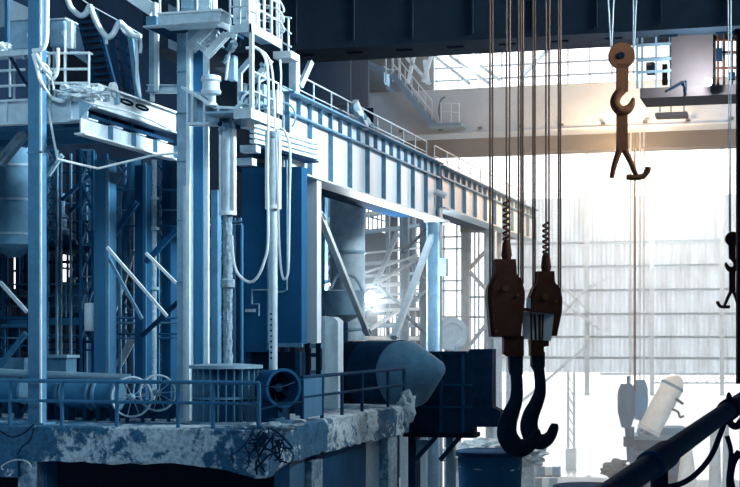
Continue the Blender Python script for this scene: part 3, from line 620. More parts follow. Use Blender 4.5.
# hoses
hz = [([(246,48),(256,48),(263,54),(267,66),(268.5,90),(268,130),(267.5,170),(268,240),(264,262),(258,276),(251,282),(243,279),(236,270),(233,255),(232,236)], 38.3, .04, 'long white hose arching over the lower walkway and looping by the crusted rod'),
      ([(250,44),(260,50),(267,56),(272,70),(274,100),(276,140),(278,200),(279,240),(281,268),(284,279),(288,272),(289,240),(289.5,200),(290,150),(285,132),(280,128)], 38.6, .035, 'white hose looping down the blue enclosure to the right of the second mast'),
      ([(281,103),(288,104),(294,110),(295,121),(292,127)], 40.4, .035, 'short dark-tipped hose curling beside the runway girder end'),
      ([(280,60),(281,80),(279,104)], 39.0, .03, 'thin cable hanging from the small railed landing')]
for pts, Y, r, lb in hz: solo('hose', lb, 'hose', MB().tube(smooth_path([PY(a, b, Y) for a, b in pts], 8), r, 8), CABW if 'dark' not in lb else STEEL)
# louvred hood
a, b = PY(252, 135, 41.5), PX(318, 151, -15.0); b.z = a.z
T = thing('louvred_hood', 'pale ribbed hood edge sloping below the runway girder beside the second mast', 'hood', (a+b)/2)
for k in range(4): part('louvre', MB().bar(a+Vector((0, 0, .30-.16*k)), b+Vector((0, 0, .30-.16*k)), .16, .10), (WHITE, LIGHT, WHITE, LIGHT)[k], T)
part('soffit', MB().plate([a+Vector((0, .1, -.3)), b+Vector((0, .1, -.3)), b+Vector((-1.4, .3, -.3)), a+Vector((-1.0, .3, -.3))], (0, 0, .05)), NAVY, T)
part('bracket', MB().fr(240, 145, 256, 152, 41.4, .4), LIGHT, T); part('bracket', MB().fr(236, 158, 252, 165, 41.8, .4), LIGHT, T)
# blue enclosure
YX = 43.0; e0, e1, e2 = X_(242, YX), X_(268, YX), X_(301, YX); et = 15.1
T = thing('blue_enclosure', 'large flat blue steel enclosure behind the second mast', 'enclosure', ((e0+e2)/2, YX, DZ))
part('left_panel', MB().box((e0, YX, Z_(352, e0, YX)), (e1-.02, YX+.6, et)), DEEP, T); part('right_panel', MB().box((e1+.02, YX+.05, Z_(344, e2, YX)), (e2, YX+.6, et)), DEEP, T)
part('post', MB().box((e1-.02, YX-.04, Z_(350, e1, YX)), (e1+.02, YX+.6, et)), MID, T)
part('skirt', MB().box((e0+.1, YX+.2, DZ+.4), (e2-.05, YX+.6, Z_(352, e0, YX))), BLACK, T)
for x in (e0+.1, e1, e2-.2): part('leg', MB().box((x, YX+.05, DZ), (x+.15, YX+.2, Z_(352, e0, YX))), NAVY, T)
part('sill', MB().box((e1+.02, YX-.05, Z_(347, e2, YX)), (e2+.05, YX+.05, Z_(343, e2, YX))), MID, T)
part('plate', MB().fr(245, 309, 255, 312, YX-.05, .05), LIGHT, T)
pts = [PY(268, 290, YX-.1), PY(252, 290, YX-.1), PY(252, 304, YX-.1), PY(259, 304, YX-.1), PY(259, 316, YX-.1)]
solo('conduit', 'thin stepped conduit pipe on the left panel of the blue enclosure', 'pipe', MB().tube(pts, .025, 8), STEEL)
solo('conduit', 'straight thin conduit down the right panel of the blue enclosure', 'pipe', MB().tube([PY(287, 160, YX-.08), PY(287, 290, YX-.08), PY(282, 292, YX-.08), PY(276, 292, YX-.08)], .025, 8), STEEL)
for i, px in enumerate((243.5, 237, 240, 246.5)):
    if i < 3: solo('riser_pipe', ('dark riser pipe at the left edge of the blue enclosure', 'dark riser pipe second left of the blue enclosure, behind the crusted rod', 'slim riser pipe between the other two left of the blue enclosure')[i], 'pipe', MB().cyl(dk(px-2, 42.2), PY(px-2, 225, 42.2), .06, 10), (BLUE, MID, NAVY)[i])

# ================================================================ RUNWAY GIRDERS AND BAYS
XQ = -15.5; gb, gt = 15.1, 17.62
def girder(label, y0, y1, zb_, zt_, nst, split=True):
    T = thing('runway_girder', label, 'girder', (XQ, (y0+y1)/2, zb_))
    part('web', MB().box((XQ-.06, y0, zb_+.06), (XQ, y1, zt_-.06)), PALE, T)
    part('top_flange', MB().box((XQ-.5, y0, zt_-.06), (XQ+.34, y1, zt_)), MID, T); part('bottom_flange', MB().box((XQ-.5, y0, zb_), (XQ+.34, y1, zb_+.06)), LIGHT, T)
    zl = zt_-(zt_-zb_)*.27
    part('ledge', MB().box((XQ, y0, zl), (XQ+.18, y1, zl+.06)), MID, T)
    for k in range(nst+1):
        y = y0+.05+(y1-y0-.14)*k/nst; part('stiffener', MB().box((XQ, y, zb_+.06), (XQ+.17, y+.05, zl)), MID, T)  # stiffeners darker than the web: their shade is put into the blue
    for k in range(2*nst+1):
        y = y0+.05+(y1-y0-.14)*k/(2*nst); part('stiffener', MB().box((XQ, y, zl+.06), (XQ+.15, y+.05, zt_-.06)), MID, T)
    part('crane_rail', MB().hb((XQ-.1, y0, zt_+.09), (XQ-.1, y1, zt_+.09), .12, .18), STEEL, T)
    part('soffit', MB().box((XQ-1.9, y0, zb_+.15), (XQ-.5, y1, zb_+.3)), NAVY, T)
girder('near bay of the pale stiffened crane runway girder', 44.3, 64.8, gb, gt, 9)
girder('far bay of the pale stiffened crane runway girder, beyond the second column', 65.1, 90, 15.65, 17.55, 10)
rp = [Vector((XQ-.4, y, gt)) for y in (46.5, 64.5)]
railing('thin railing along the top of the near runway girder', rp, [lerp(rp[0], rp[1], k/9) for k in range(10)], .95, LIGHT, .03, (.5,))
rp = [Vector((XQ-.4, y, gt)) for y in (66, 89)]
railing('thin pale railing along the top of the far runway girder', rp, [lerp(rp[0], rp[1], k/9) for k in range(10)], .95, WHITE, .03, (.5,))
T = thing('crane_stop', 'cluster of pale buffers and drums on the runway girder beside a dark slot', 'buffer', PX(360, 122, XQ))
for k in range(5):
    p = PX(352+4*k, 108+5*k, XQ+.1); part('drum', MB().lathe([(.08, 0), (.17, .03), (.17, .2), (.08, .25)], p, (1, -.4, .2*k), 16), (STEEL, WHITE, MID, LIGHT, STEEL)[k], T)
part('slot_plate', MB().fr(362, 108, 373, 128, 62.5, .1), BLACK, T)
part('buffer', MB().bar(PX(355, 102, XQ+.2), PX(366, 128, XQ+.2), .2, .2), LIGHT, T)
solo('wall_strut', 'pale inclined strut at the head of the near runway girder', 'strut', MB().bar(PY(300, 87, 46), PY(311, 62, 46.5), .16, .16), LIGHT)
solo('girder_head_post', 'pale short post at the near end of the runway girder beside the landing', 'post', MB().fr(289, 58, 296, 93, 45.6, .4), LIGHT)
YW = 46.8
T = thing('steel_column', 'white box column under the near end of the runway girder', 'column', dk(312, YW))
part('shaft', MB().box((X_(306, YW), YW, DZ), (X_(317, YW), YW+.45, 15.08)), PALE, T); part('base_plate', MB().box((X_(304, YW), YW-.1, DZ), (X_(319, YW), YW+.6, DZ+.06)), STEEL, T)
y = 64.6; xq = XQ
T = thing('steel_column', 'blue-grey column between the two runway girder bays', 'column', (XQ, y, 0))
part('shaft', MB().hb((XQ-.1, y+.2, 0), (XQ-.1, y+.2, 15.6), .6, .6, .05, .05, (1, 0, 0)), STEEL, T); part('cap', MB().box((XQ-.5, y-.2, 15.0), (XQ+.5, y+.6, 15.09)), LIGHT, T)
part('box', MB().box((XQ+.2, y-.1, 12.6), (XQ+.5, y+.3, 13.4)), STEEL, T); part('pin', MB().cyl((XQ+.1, y-.3, 16.3), (XQ+.55, y-.3, 16.1), .14, 14), WHITE, T)
T = thing('steel_column', 'pale far column under the outer runway bay behind the left hook block', 'column', (XQ, 78, 0))
part('shaft', MB().hb((XQ-.2, 78, 0), (XQ-.2, 78, 15.6), .5, .5, .05, .05, (1, 0, 0)), LIGHT, T); part('base_plate', MB().box((XQ-.6, 77.6, 0), (XQ+.2, 78.4, .08)), LIGHT, T)
# big duct
c = PY(347.5, 335, 60); r = 17.5*dep(c.x, 60)/FOC
T = thing('vertical_duct', 'wide pale vertical duct under the near runway girder', 'duct', (c.x, 60, 0))
part('pipe', MB().lathe([(r, 0), (r, 16.8-.2)], (c.x, 60, 0), n=36), LIGHT, T)
for z in (10.2, 13.4): part('band', MB().lathe([(r, 0), (r+.05, 0), (r+.05, .1), (r, .1)], (c.x, 60, z), n=36), STEEL, T)
def strut(label, p, q, w, mat, h=None):
    T = thing('diagonal_brace', label, 'brace', q if q[2] < p[2] else p)
    part('bar', MB().bar(p, q, w, h or w), mat, T)
    for e, f in ((p, q), (q, p)) if w > .13 else ():
        d = (Vector(f)-Vector(e)).normalized(); part('end_plate', MB().bar(Vector(e)+d*.02, Vector(e)+d*.35, w*1.7, .05), mat, T)
XB = XQ-.25
strut('long white brace slanting down right from the white column', PX(319, 213, XB), PX(368, 334, XB), .2, WHITE)
strut('long white brace slanting down left from the second runway column', PX(436, 224, XB), PX(394, 338, XB), .24, WHITE)
XC = -19.5
for p, q, w, m, lb in (((397,234),(376,283),.2,LIGHT,'short pale brace behind the lamp, upper left of the crossed set'), ((324,286),(418,255),.1,WHITE,'thin white rod rising right behind the duct'),
    ((376,284),(418,258),.14,LIGHT,'pale brace rising right from the lamp'), ((376,284),(402,306),.12,MID,'dark brace falling right from the lamp'), ((368,330),(400,310),.16,LIGHT,'pale brace low under the lamp'),
    ((403,252),(428,228),.12,NAVY,'dark short brace rising right beside the second runway column'), ((404,310),(432,284),.14,MID,'dark brace low beside the second runway column'), ((404,258),(432,286),.1,MID,'dark brace falling right beside the second runway column'), ((402,312),(428,336),.12,NAVY,'dark brace at the foot of the second runway column'),
    ((348,345),(372,305),.14,NAVY,'black brace crossing behind the white tank')):
    strut(lb, PX(*p, XC), PX(*q, XC), w, m)
for i, (px, lb, m) in enumerate(((405, 'slender blue-grey column behind the white brace', STEEL), (322, 'dark slender column just right of the white box column', MID), (424, 'slender mid blue column left of the second runway column', MID))):
    p = PX(px, 335, XC-.4); T = thing('steel_column', lb, 'column', (p.x, p.y, 0)); part('shaft', MB().hb((p.x, p.y, 0), (p.x, p.y, 16.5), .4, .4, .04, .04, (1, 0, 0)), m, T); part('base_plate', MB().box((p.x-.3, p.y-.3, 0), (p.x+.3, p.y+.3, .06)), m, T)
T = thing('pipe_rack', 'rows of pale pipes and rails behind the vertical duct', 'pipes', PX(380, 335, -22))
for k, (py, m, r) in enumerate(((196, LIGHT, .08), (222, STEEL, .15), (238, MID, .12), (258, LIGHT, .06), (268, STEEL, .1), (280, LIGHT, .08), (289, LIGHT, .12), (298, STEEL, .08), (304, WHITE, .14), (312, LIGHT, .1), (326, MID, .16), (338, LIGHT, .12))):
    part('pipe', MB().tube([PX(316, py, -22), PX(436, py-(py-335)*-.15, -22)], r, 8), m, T)
for px in (330, 352, 388, 414): part('upright', MB().bar(PX(px, 345, -22.2), PX(px, 195, -22.2), .2, .2), STEEL, T)
c = PX(343, 300, -17.6)
T = thing('round_vessel', 'pale bowl-topped vessel between the white column and the lamp', 'vessel', c)
part('shell', MB().lathe([(.2, -.9), (.75, -.6), (.85, 0), (.85, .35), (.6, .4)], c, n=28), STEEL, T)
part('pipe', MB().tube(smooth_path([c+Vector((-.5, 0, .5)), c+Vector((-.2, 0, 1.0)), c+Vector((.5, 0, .9)), c+Vector((.9, 0, .2))]), .07, 8), LIGHT, T)
part('leg', MB().cyl((c.x, c.y, DZ-7.5), (c.x, c.y, c.z-.7), .2, 12), NAVY, T)
# portal frame + rail beyond second column
T = thing('portal_frame', 'pale gate frame with vertical bars beyond the second runway column', 'frame', PY(480, 350, 82))
for px in (465, 497): part('post', MB().fr(px-4, 226, px+4, 356, 82, .6), LIGHT, T)
part('lintel', MB().fr(460, 222, 502, 232, 82, .6), LIGHT, T)
for px in (474, 478, 484, 489): part('bar', MB().fr(px, 232, px+1.3, 350, 82.2, .1), STEEL, T)
for (a, b, c_, d) in ((470, 268, 496, 240), (470, 272, 496, 300), (470, 345, 496, 312)): part('brace', MB().bar(PY(a, b, 82.1), PY(c_, d, 82.1), .22, .2), LIGHT, T)
for py in (296, 316): part('rail', MB().fr(462, py, 500, py+2, 82.1, .12), STEEL, T)
T = thing('cable_spool', 'pale round spool leaning beside the second runway column', 'spool', PY(452, 350, 72))
c = PY(452, 334, 72); part('disc', MB().lathe([(.3, -.25), (.8, -.25), (.85, -.1), (.8, .05), (.55, .1), (.5, .0), (.2, .02)], c, (.55, -.83, 0), 32), LIGHT, T); part('foot', MB().box((c.x-.4, c.y, 0), (c.x+.4, c.y+.3, c.z-.6)), STEEL, T)
T = thing('bar_barrier', 'thin pale rails across the bright gap beyond the second runway column', 'railing', PY(452, 315, 100))
for py in (236, 248, 280, 290, 316): part('rail', MB().fr(436, py, 470, py+1.6, 100, .15), STEEL, T)
for px in (443, 456): part('post', MB().fr(px, 225, px+1.3, 345, 100, .15), STEEL, T)
# lamp under girder
def lamp(px, py, d, r, label, power, col=(.9, .96, 1), off=None):
    c = PD(px, py, d); T = thing('work_lamp', label, 'lamp', c)
    ax = Vector((-c.x, -c.y, EYE-c.z)).normalized()
    part('reflector', MB().lathe([(r*.5, -r*1.4), (r*1.15, -r*.5), (r*1.3, 0), (r*1.1, 0), (r*.5, -r)], c, ax, 20), STEEL, T)
    part('bulb', MB().lathe([(.01, -r*.4), (r*.6, -r*.3), (r, 0), (r*.75, r*.35), (r*.3, r*.5), (.01, r*.52)], c, ax, 20), LAMP, T, 'glowing lamp face')
    part('bracket', MB().bar(c-ax*r*1.2, c-ax*r*1.2+Vector((0, .5, .1)), .06, .06), STEEL, T)
    l = bpy.data.lights.new('lamp_light', 'POINT'); l.energy = power; l.color = col; l.shadow_soft_size = r
    lo = bpy.data.objects.new('lamp_light', l); COL.objects.link(lo); lo.location = off or c+ax*(r+.1)
lamp(371, 298, 66, .22, 'glowing work lamp among the braces under the near runway girder', 3500)

# ================================================================ LEFT BACKGROUND UNDER THE PLATFORMS
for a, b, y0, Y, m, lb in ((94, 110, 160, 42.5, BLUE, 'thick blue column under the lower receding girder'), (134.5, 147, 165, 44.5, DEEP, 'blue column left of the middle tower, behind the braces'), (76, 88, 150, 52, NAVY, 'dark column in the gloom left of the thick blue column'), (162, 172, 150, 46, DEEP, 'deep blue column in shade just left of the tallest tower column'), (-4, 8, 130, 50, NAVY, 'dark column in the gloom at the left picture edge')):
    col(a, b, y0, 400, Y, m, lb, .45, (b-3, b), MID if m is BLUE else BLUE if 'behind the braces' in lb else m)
br = [((0,163),(26,132),39.5,.26,STEEL,'blue-grey brace rising to the tall left column'), ((107,247),(167,316),41.6,.085,WHITE,'bright thin brace falling right from the thick blue column'), ((146,253),(176,283),41.8,.085,WHITE,'bright short brace falling right to the tallest tower column'),
      ((0,282),(27,312),40.5,.10,LIGHT,'bright brace falling right to the tall left column'), ((109,259),(142,319),42.2,.09,MID,'thin dark brace just below the bright brace'), ((0,366),(26,333),41,.14,BLUE,'blue brace rising right at the left picture edge'),
      ((88,330),(104,362),43,.14,NAVY,'dark brace under the hanging white cylinder'), ((142,336),(178,302),43,.12,NAVY,'black brace low beside the tallest tower column'), ((106,246),(137,202),43.5,.16,DEEP,'deep blue brace rising right of the thick blue column'), ((146,262),(178,228),44,.16,DEEP,'deep blue brace rising beside the tallest tower column'),
      ((48,175),(62,155),45,.14,STEEL,'pale small brace under the left platform'), ((62,200),(98,168),46,.12,DEEP,'deep blue lattice brace left of the thick blue column, upper'), ((70,212),(98,184),47,.12,DEEP,'deep blue lattice brace left of the thick blue column, lower')]
for p, q, Y, w, m, lb in br: strut(lb, PY(*p, Y), PY(*q, Y), w, m)
# mid-level walkway with barrel tank
Ym = 47
T = thing('gantry_walkway', 'blue gantry walkway behind the tall left column', 'walkway', PY(68, 325, Ym))
part('edge_beam', MB().fr(3, 318, 93, 325, Ym, .3), BLUE, T); part('floor_plate', MB().fr(8, 317, 93, 318.5, Ym+.3, 2.2), NAVY, T)
for px in (4, 88): part('leg', MB().box((X_(px, Ym), Ym+.3, DZ), (X_(px+4, Ym), Ym+.6, Z_(325, X_(px, Ym), Ym))), NAVY, T)
zg = Z_(317, X_(68, Ym), Ym)
railing('thin blue railing on the gantry walkway behind the tall left column', [Vector((X_(p, Ym+.1), Ym+.1, zg)) for p in (3, 93)], [Vector((X_(p, Ym+.1), Ym+.1, zg)) for p in (10, 47, 61, 66, 92)], 1.15, MID, .03, (.33, .66))
c = PY(72, 318, 49); T = thing('barrel_tank', 'rounded blue tank standing on the gantry walkway', 'tank', (c.x, 49, zg)); part('shell', MB().lathe([(.55, 0), (.72, .15), (.74, .75), (.6, 1.05), (.3, 1.2), (.02, 1.22)], (c.x, 49, zg), n=28), MID, T); part('nozzle', MB().lathe([(.12, 1.15), (.12, 1.4), (.2, 1.4), (.2, 1.46), (.02, 1.46)], (c.x, 49, zg), n=14), MID, T)
c = PY(89.5, 331, 42.8); h = Z_(303, c.x, 42.8)-c.z
T = thing('hanging_cylinder', 'bright white cylinder hung beside the thick blue column', 'cylinder', c); part('body', MB().lathe([(.15, 0), (.165, .02), (.165, h-.03), (.15, h)], c, n=22), WHITE, T); part('hanger', MB().cyl(c+Vector((0, 0, h)), c+Vector((.12, 0, h+.35)), .02, 6), STEEL, T); part('bracket', MB().bar(c+Vector((.1, 0, h*.5)), c+Vector((.28, 0, h*.5)), .06, .06), STEEL, T)
# chemical looking vessel with neck
c = PY(61, 255, 48); T = thing('necked_vessel', 'dark vessel with a narrow pale neck in the gloom under the left platform', 'vessel', (c.x, 48, zg))
zv = Z_(246, c.x, 48); part('shelf', MB().fr(36, 246, 92, 250, 47.2, 2), NAVY, T)
for px in (40, 88): part('leg', MB().fr(px, 250, px+3, 318, 47.5, .3), NAVY, T)
part('shell', MB().lathe([(.5, zv), (.58, zv+.2), (.58, 13.0), (.42, 13.35), (.26, 13.55)], (c.x, 48, 0), n=28), DEEP, T); part('neck', MB().lathe([(.26, 13.5), (.34, 13.55), (.34, 13.7), (.2, 13.8), (.2, 14.1), (.28, 14.15), (.14, 14.3), (.14, 15.0)], (c.x, 48, 0), n=22), MID, T)
c = PY(14, 245, 43.5)
T = thing('silo', 'tall pale silo on a dark frame in the gloom at the far left', 'silo', c); part('shell', MB().lathe([(.2, c.z-.4), (.72, c.z), (.72, 16.0)], (c.x, c.y, 0), n=36), MID, T)
for z in (c.z+.3, c.z+1.4, c.z+2.5): part('hoop', MB().lathe([(.72, 0), (.76, 0), (.76, .08), (.72, .08)], (c.x, c.y, z), n=36), STEEL, T)
for dx_ in (-.6, .6): part('leg', MB().box((c.x+dx_-.08, c.y-.08, DZ), (c.x+dx_+.08, c.y+.08, c.z)), BLACK, T)
def rack(label, x0, x1, rows, ups, Y, mats, r=.05):
    T = thing('pipe_rack', label, 'pipes', PY((x0+x1)/2, 400, Y))
    for k, py in enumerate(rows): part('pipe', MB().tube([PY(x0, py, Y), PY(x1, py, Y)], r*random.uniform(.6, 1.4), 8), mats[k % len(mats)], T)
    for k, px in enumerate(ups): part('upright', MB().bar(dk(px, Y+.15), PY(px, min(rows)-4, Y+.15), .1, .1), mats[(k+1) % len(mats)], T)
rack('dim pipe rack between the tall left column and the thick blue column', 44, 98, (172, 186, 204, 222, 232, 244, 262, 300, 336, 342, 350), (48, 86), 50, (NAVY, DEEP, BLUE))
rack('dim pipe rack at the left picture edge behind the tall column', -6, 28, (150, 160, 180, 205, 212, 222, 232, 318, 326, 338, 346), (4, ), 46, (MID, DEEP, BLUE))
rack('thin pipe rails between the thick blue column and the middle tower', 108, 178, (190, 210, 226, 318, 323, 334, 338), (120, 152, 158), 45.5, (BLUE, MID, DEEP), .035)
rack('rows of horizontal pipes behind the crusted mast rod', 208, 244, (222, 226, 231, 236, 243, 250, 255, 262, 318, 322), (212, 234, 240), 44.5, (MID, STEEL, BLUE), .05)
def lattice(label, x0, x1, y0, y1, Y, n, mat, mat2, w=.06):
    T = thing('lattice_tower', label, 'tower', dk((x0+x1)/2, Y)); nb = n
    for px in (x0, x1):
        for d in (0, 1.0): part('leg', MB().bar(Vector((X_(px, Y), Y+d, DZ)), PY(px, y0, Y)+Vector((0, d, 0)), w*1.5, w*1.5), mat, T)
    for k in range(n):
        a, b = y1+(y0-y1)*k/n, y1+(y0-y1)*(k+1)/n
        part('lacing', MB().bar(PY(x0, a, Y), PY(x1, b, Y), w, w), mat2, T); part('lacing', MB().bar(PY(x1, a, Y), PY(x0, b, Y), w, w), mat, T); part('strut', MB().bar(PY(x0, b, Y), PY(x1, b, Y), w, w), mat2, T)
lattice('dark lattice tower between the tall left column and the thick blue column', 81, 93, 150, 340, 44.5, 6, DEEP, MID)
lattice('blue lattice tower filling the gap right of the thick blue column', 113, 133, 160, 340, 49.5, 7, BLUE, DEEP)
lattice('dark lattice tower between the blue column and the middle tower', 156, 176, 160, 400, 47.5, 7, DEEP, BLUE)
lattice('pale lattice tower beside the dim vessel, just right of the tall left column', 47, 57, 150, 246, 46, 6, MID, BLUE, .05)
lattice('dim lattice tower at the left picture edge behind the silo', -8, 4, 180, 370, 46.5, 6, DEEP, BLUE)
c = PY(153, 300, 45)
T = thing('riser_pipe', 'mottled upright pipe between the blue column and the tower', 'pipe', dk(153, 45)); part('pipe', MB().cyl(dk(153, 45), PY(153, 160, 45), .12, 14), CRUST, T)
for py in (200, 230, 290): part('joint', MB().cyl(PY(153, py, 45), PY(153, py-3, 45), .2, 14), STEEL, T)
T = thing('stair_flight', 'pale stair flight climbing right behind the thick blue column', 'stair', PY(120, 365, 46.5))
for d in (0, .9): part('stringer', MB().bar(PY(118, 366, 46.5+d), PY(142, 322, 46.5+d), .08, .26), LIGHT if d == 0 else MID, T)
for k in range(10): part('tread', MB().bar(lerp(PY(118, 366, 46.5), PY(142, 322, 46.5), (k+.5)/10), lerp(PY(118, 366, 47.4), PY(142, 322, 47.4), (k+.5)/10), .24, .04), MID, T)
T = thing('stair_flight', 'blue stair flight climbing right above the pale one', 'stair', PY(110, 315, 48))
for d in (0, .9): part('stringer', MB().bar(PY(110, 318, 48+d), PY(132, 250, 48+d), .1, .3), STEEL, T)
for k in range(12): part('tread', MB().bar(lerp(PY(110, 318, 48), PY(132, 250, 48), (k+.5)/12), lerp(PY(110, 318, 48.9), PY(132, 250, 48.9), (k+.5)/12), .24, .04), BLUE, T)
p = PY(121, 240, 46)
solo('curved_duct', 'smooth pale blue duct curving up behind the thick blue column', 'duct', MB().tube(smooth_path([PY(125, 262, 46), PY(124, 235, 46), PY(128, 205, 46), PY(133, 182, 46), PY(134, 160, 46)]), .22, 16), BLUE)

# ================================================================ HORIZONTAL VESSEL AND HOPPER
Yv = 56.0; c0, c1 = PY(347, 374, Yv), PY(402, 376, Yv-1.5); R = 34*dep(c0.x, Yv)/FOC; d = c1-c0; L = d.length
T = thing('torpedo_vessel', 'dark horizontal barrel vessel with a cone end behind the right deck railing', 'vessel', (c0.x, Yv, 0))
part('shell', MB().lathe([(.02, -.35), (R*.5, -.28), (R*.85, -.05), (R*.98, .25), (R, .5), (R, L*.45)], c0, d, 40), BLACK, T)
part('band', MB().lathe([(R, L*.45), (R*1.02, L*.45), (R*1.02, L*.97), (R*.98, L*.97)], c0, d, 40), NAVY, T, 'lighter blue-grey wrapper plate')
q = c0+d.normalized()*L*.97; e = (PY(442, 368, Yv-2.4)-q)
part('cone', MB().lathe([(R*1.0, 0), (R*.93, e.length*.3), (R*.2, e.length*.97), (R*.12, e.length)], q, e, 40), MID, T, 'grey cone end')
part('support', MB().box((c0.x+.3, Yv-.6, 0), (c0.x+.9, Yv+.6, c0.z-R*.8)), NAVY, T); part('support', MB().box((c1.x-.9, Yv-2, 0), (c1.x-.3, Yv-.8, c0.z-R*.8)), NAVY, T)
Yh = 57.5
T = thing('dump_hopper', 'black ribbed hopper box hanging beyond the right end of the deck', 'hopper', PY(450, 437, Yh))
P1 = [PY(421, 353, Yh), PY(467, 353, Yh), PY(470, 349, Yh), PY(492, 349, Yh), PY(492, 407, Yh), PY(500, 411, Yh), PY(501, 427, Yh), PY(473, 427, Yh), PY(473, 433, Yh), PY(408, 433, Yh), PY(408, 405, Yh)]
part('body', MB().plate(P1, (0, .8, 0)), NAVY, T)
for px in (441, 463): part('rib', MB().bar(PY(px, 353, Yh-.05), PY(px, 432, Yh-.05), .1, .14, (0, 1, 0)), DEEP, T)
for py in (385, 407): part('rib', MB().bar(PY(421, py, Yh-.05), PY(472, py, Yh-.05), .14, .08), DEEP, T)
part('lip', MB().bar(PY(419, 353, Yh-.05), PY(467, 353, Yh-.05), .2, .14), NAVY, T); part('base_plate', MB().fr(403, 433, 474, 437.5, Yh-.2, 1.2), BLACK, T)
for (a, b, c_, d_) in ((436, 437, 410, 466), (460, 437, 440, 460)): part('brace', MB().bar(PY(a, b, Yh+.2), PY(c_, d_, Yh+.2), .16, .16), NAVY, T)
for px in (408, 446): part('leg', MB().fr(px, 437, px+7, 520, Yh+.4, .5), NAVY if px < 420 else STEEL, T)
part('leg', MB().box((X_(412, Yh+2), Yh+2, 0), (X_(418, Yh+2), Yh+2.4, Z_(437, X_(412, Yh), Yh))), NAVY, T)
part('leg', MB().box((X_(447, Yh), Yh+.45, 0), (X_(452, Yh), Yh+.9, Z_(500, X_(447, Yh), Yh))), STEEL, T)
part('side_sheet', MB().plate([PY(409, 440, Yh+.5), PY(432, 440, Yh+.5), PY(414, 466, Yh+.5), PY(409, 470, Yh+.5)], (0, .05, 0)), STEEL, T)
for i, (px, w) in enumerate(((497, 7), (509, 6))):
    T = thing('steel_column', ('pale slim column right of the hopper, behind the left hook', 'pale slim column seen between the two hooks and the hopper')[i], 'column', PY(px, 420, 74)); part('shaft', MB().box((X_(px-w/2, 74), 74, 0), (X_(px+w/2, 74), 74.4, Z_(337, X_(px, 74), 74))), LIGHT, T); part('cap', MB().fr(px-w/2-1, 335, px+w/2+1, 337, 73.9, .6), WHITE, T)

# ================================================================ LADLES AND YARD AT THE FAR END
def pot(px, py, rpx, dpt, label, mat=BLUE):
    c = PD(px, py, dpt); R = rpx*dpt/FOC; h = c.z; T = thing('ladle_pot', label, 'ladle', (c.x, c.y, 0)); b = (c.x, c.y, 0)
    part('shell', MB().lathe([(R*.8, 0), (R*.84, h*.1), (R*.98, h*.95), (R*.98, h), (R*.86, h), (R*.82, h*.85), (.02, h*.84)], b, n=48), mat, T)
    part('rim', MB().lathe([(R*.97, h-.22), (R*1.06, h-.22), (R*1.06, h-.04), (R*.97, h-.02)], b, n=48), NAVY, T); part('band', MB().lathe([(R*.92, h*.62), (R*1.01, h*.62), (R*1.01, h*.68), (R*.92, h*.68)], b, n=48), NAVY, T)
    a = Vector((CS, SN, 0))
    for s in (-1, 1): part('trunnion', MB().cyl(Vector((c.x, c.y, h*.65))+a*R*.85*s, Vector((c.x, c.y, h*.65))+a*R*1.18*s, .2, 16), NAVY, T)
    part('slag_crust', MB().blob((c.x, c.y, h*.87), R*.8, .5, 4, int(px), 4, (1, 1, .16)), RUBB, T, 'pale crust of slag')
pot(490, 450, 33, 62, 'big dark blue ladle pot under the left hook', DEEP)
pot(588, 485, 33, 64, 'dark ladle pot cut off by the bottom edge right of the hooks', NAVY)
for i, (px, py, s, sq, lb) in enumerate(((480, 440, 1.2, (1.5, 1.1, .5), 'pale rubble heap behind the big ladle pot, left part'), (516, 442, .9, (1.4, 1.1, .55), 'pale rubble heap behind the big ladle pot, under the hook'))):
    c = PD(px, py, 72); m = MB().blob((c.x, c.y, c.z-.6), s, .5, 5, 60+i, 4, sq); m.lathe([(s*1.15, 0), (s*1.1, c.z*.5), (s*.9, c.z-.5)], (c.x, c.y, 0), n=24)
    solo('rubble_heap', lb, 'rubble', m, RUBB)
for i in range(10):
    rr, cc = divmod(i, 4); px = 531+7.5*cc+(3 if rr % 2 else 0); c = PD(px, 487-11*rr, 88)
    zb0 = [1.0, 1.7, 2.35][rr]; lb = '%s brick pallet in the %s row beside the right hook' % (('leftmost', 'second', 'third', 'rightmost')[cc], ('bottom', 'middle', 'top')[rr])
    T = thing('brick_stack', lb, 'bricks', (c.x, c.y, zb0), 'brick pallets under the hooks')
    part('bricks', MB().box((c.x-.2, c.y-.3, zb0+.08), (c.x+.2, c.y+.3, zb0+.6)), (STEEL, MID, LIGHT, BLUE)[(i*3) % 4], T); part('pallet', MB().box((c.x-.22, c.y-.32, zb0), (c.x+.22, c.y+.32, zb0+.08)), NAVY, T)
a, b = PD(526, 490, 88), PD(560, 490, 88); solo('loading_plinth', 'low blue plinth under the brick pallets', 'plinth', MB().box((a.x, min(a.y, b.y)-.5, 0), (b.x, max(a.y, b.y)+.6, 1.0)), MID)
# transfer car
dC = 92; c = PD(662, 450, dC)
T = thing('transfer_car', 'blue-grey transfer car below the leaning white ladle', 'vehicle', (c.x, c.y, 0))
def pdbox(x0, y0, x1, y1, d, t):
    m = MB(); p = [PD(x0, y1, d), PD(x1, y1, d), PD(x1, y0, d), PD(x0, y0, d)]; return m.plate(p, Vector((-SN, CS, 0))*t)
part('body', pdbox(638, 440, 690, 475, dC, 3), DEEP, T); part('deck', pdbox(635, 436, 693, 440, dC-.3, 3.4), MID, T); part('hood', pdbox(646, 428, 690, 436, dC+.2, 2.5), BLUE, T)
part('step', pdbox(637, 452, 682, 455, dC-.5, .5), MID, T); part('skirt', pdbox(640, 475, 688, 486, dC, 2.5), NAVY, T)
for px in (648, 680): q = PD(px, 484, dC+.3); part('wheel', MB().cyl((q.x, q.y, .45), (q.x-SN*.4, q.y+CS*.4, .45), .45, 24), NAVY, T)
T = thing('leaning_ladle', 'white tapered ladle leaning over the transfer car', 'ladle', PD(648, 432, 89))
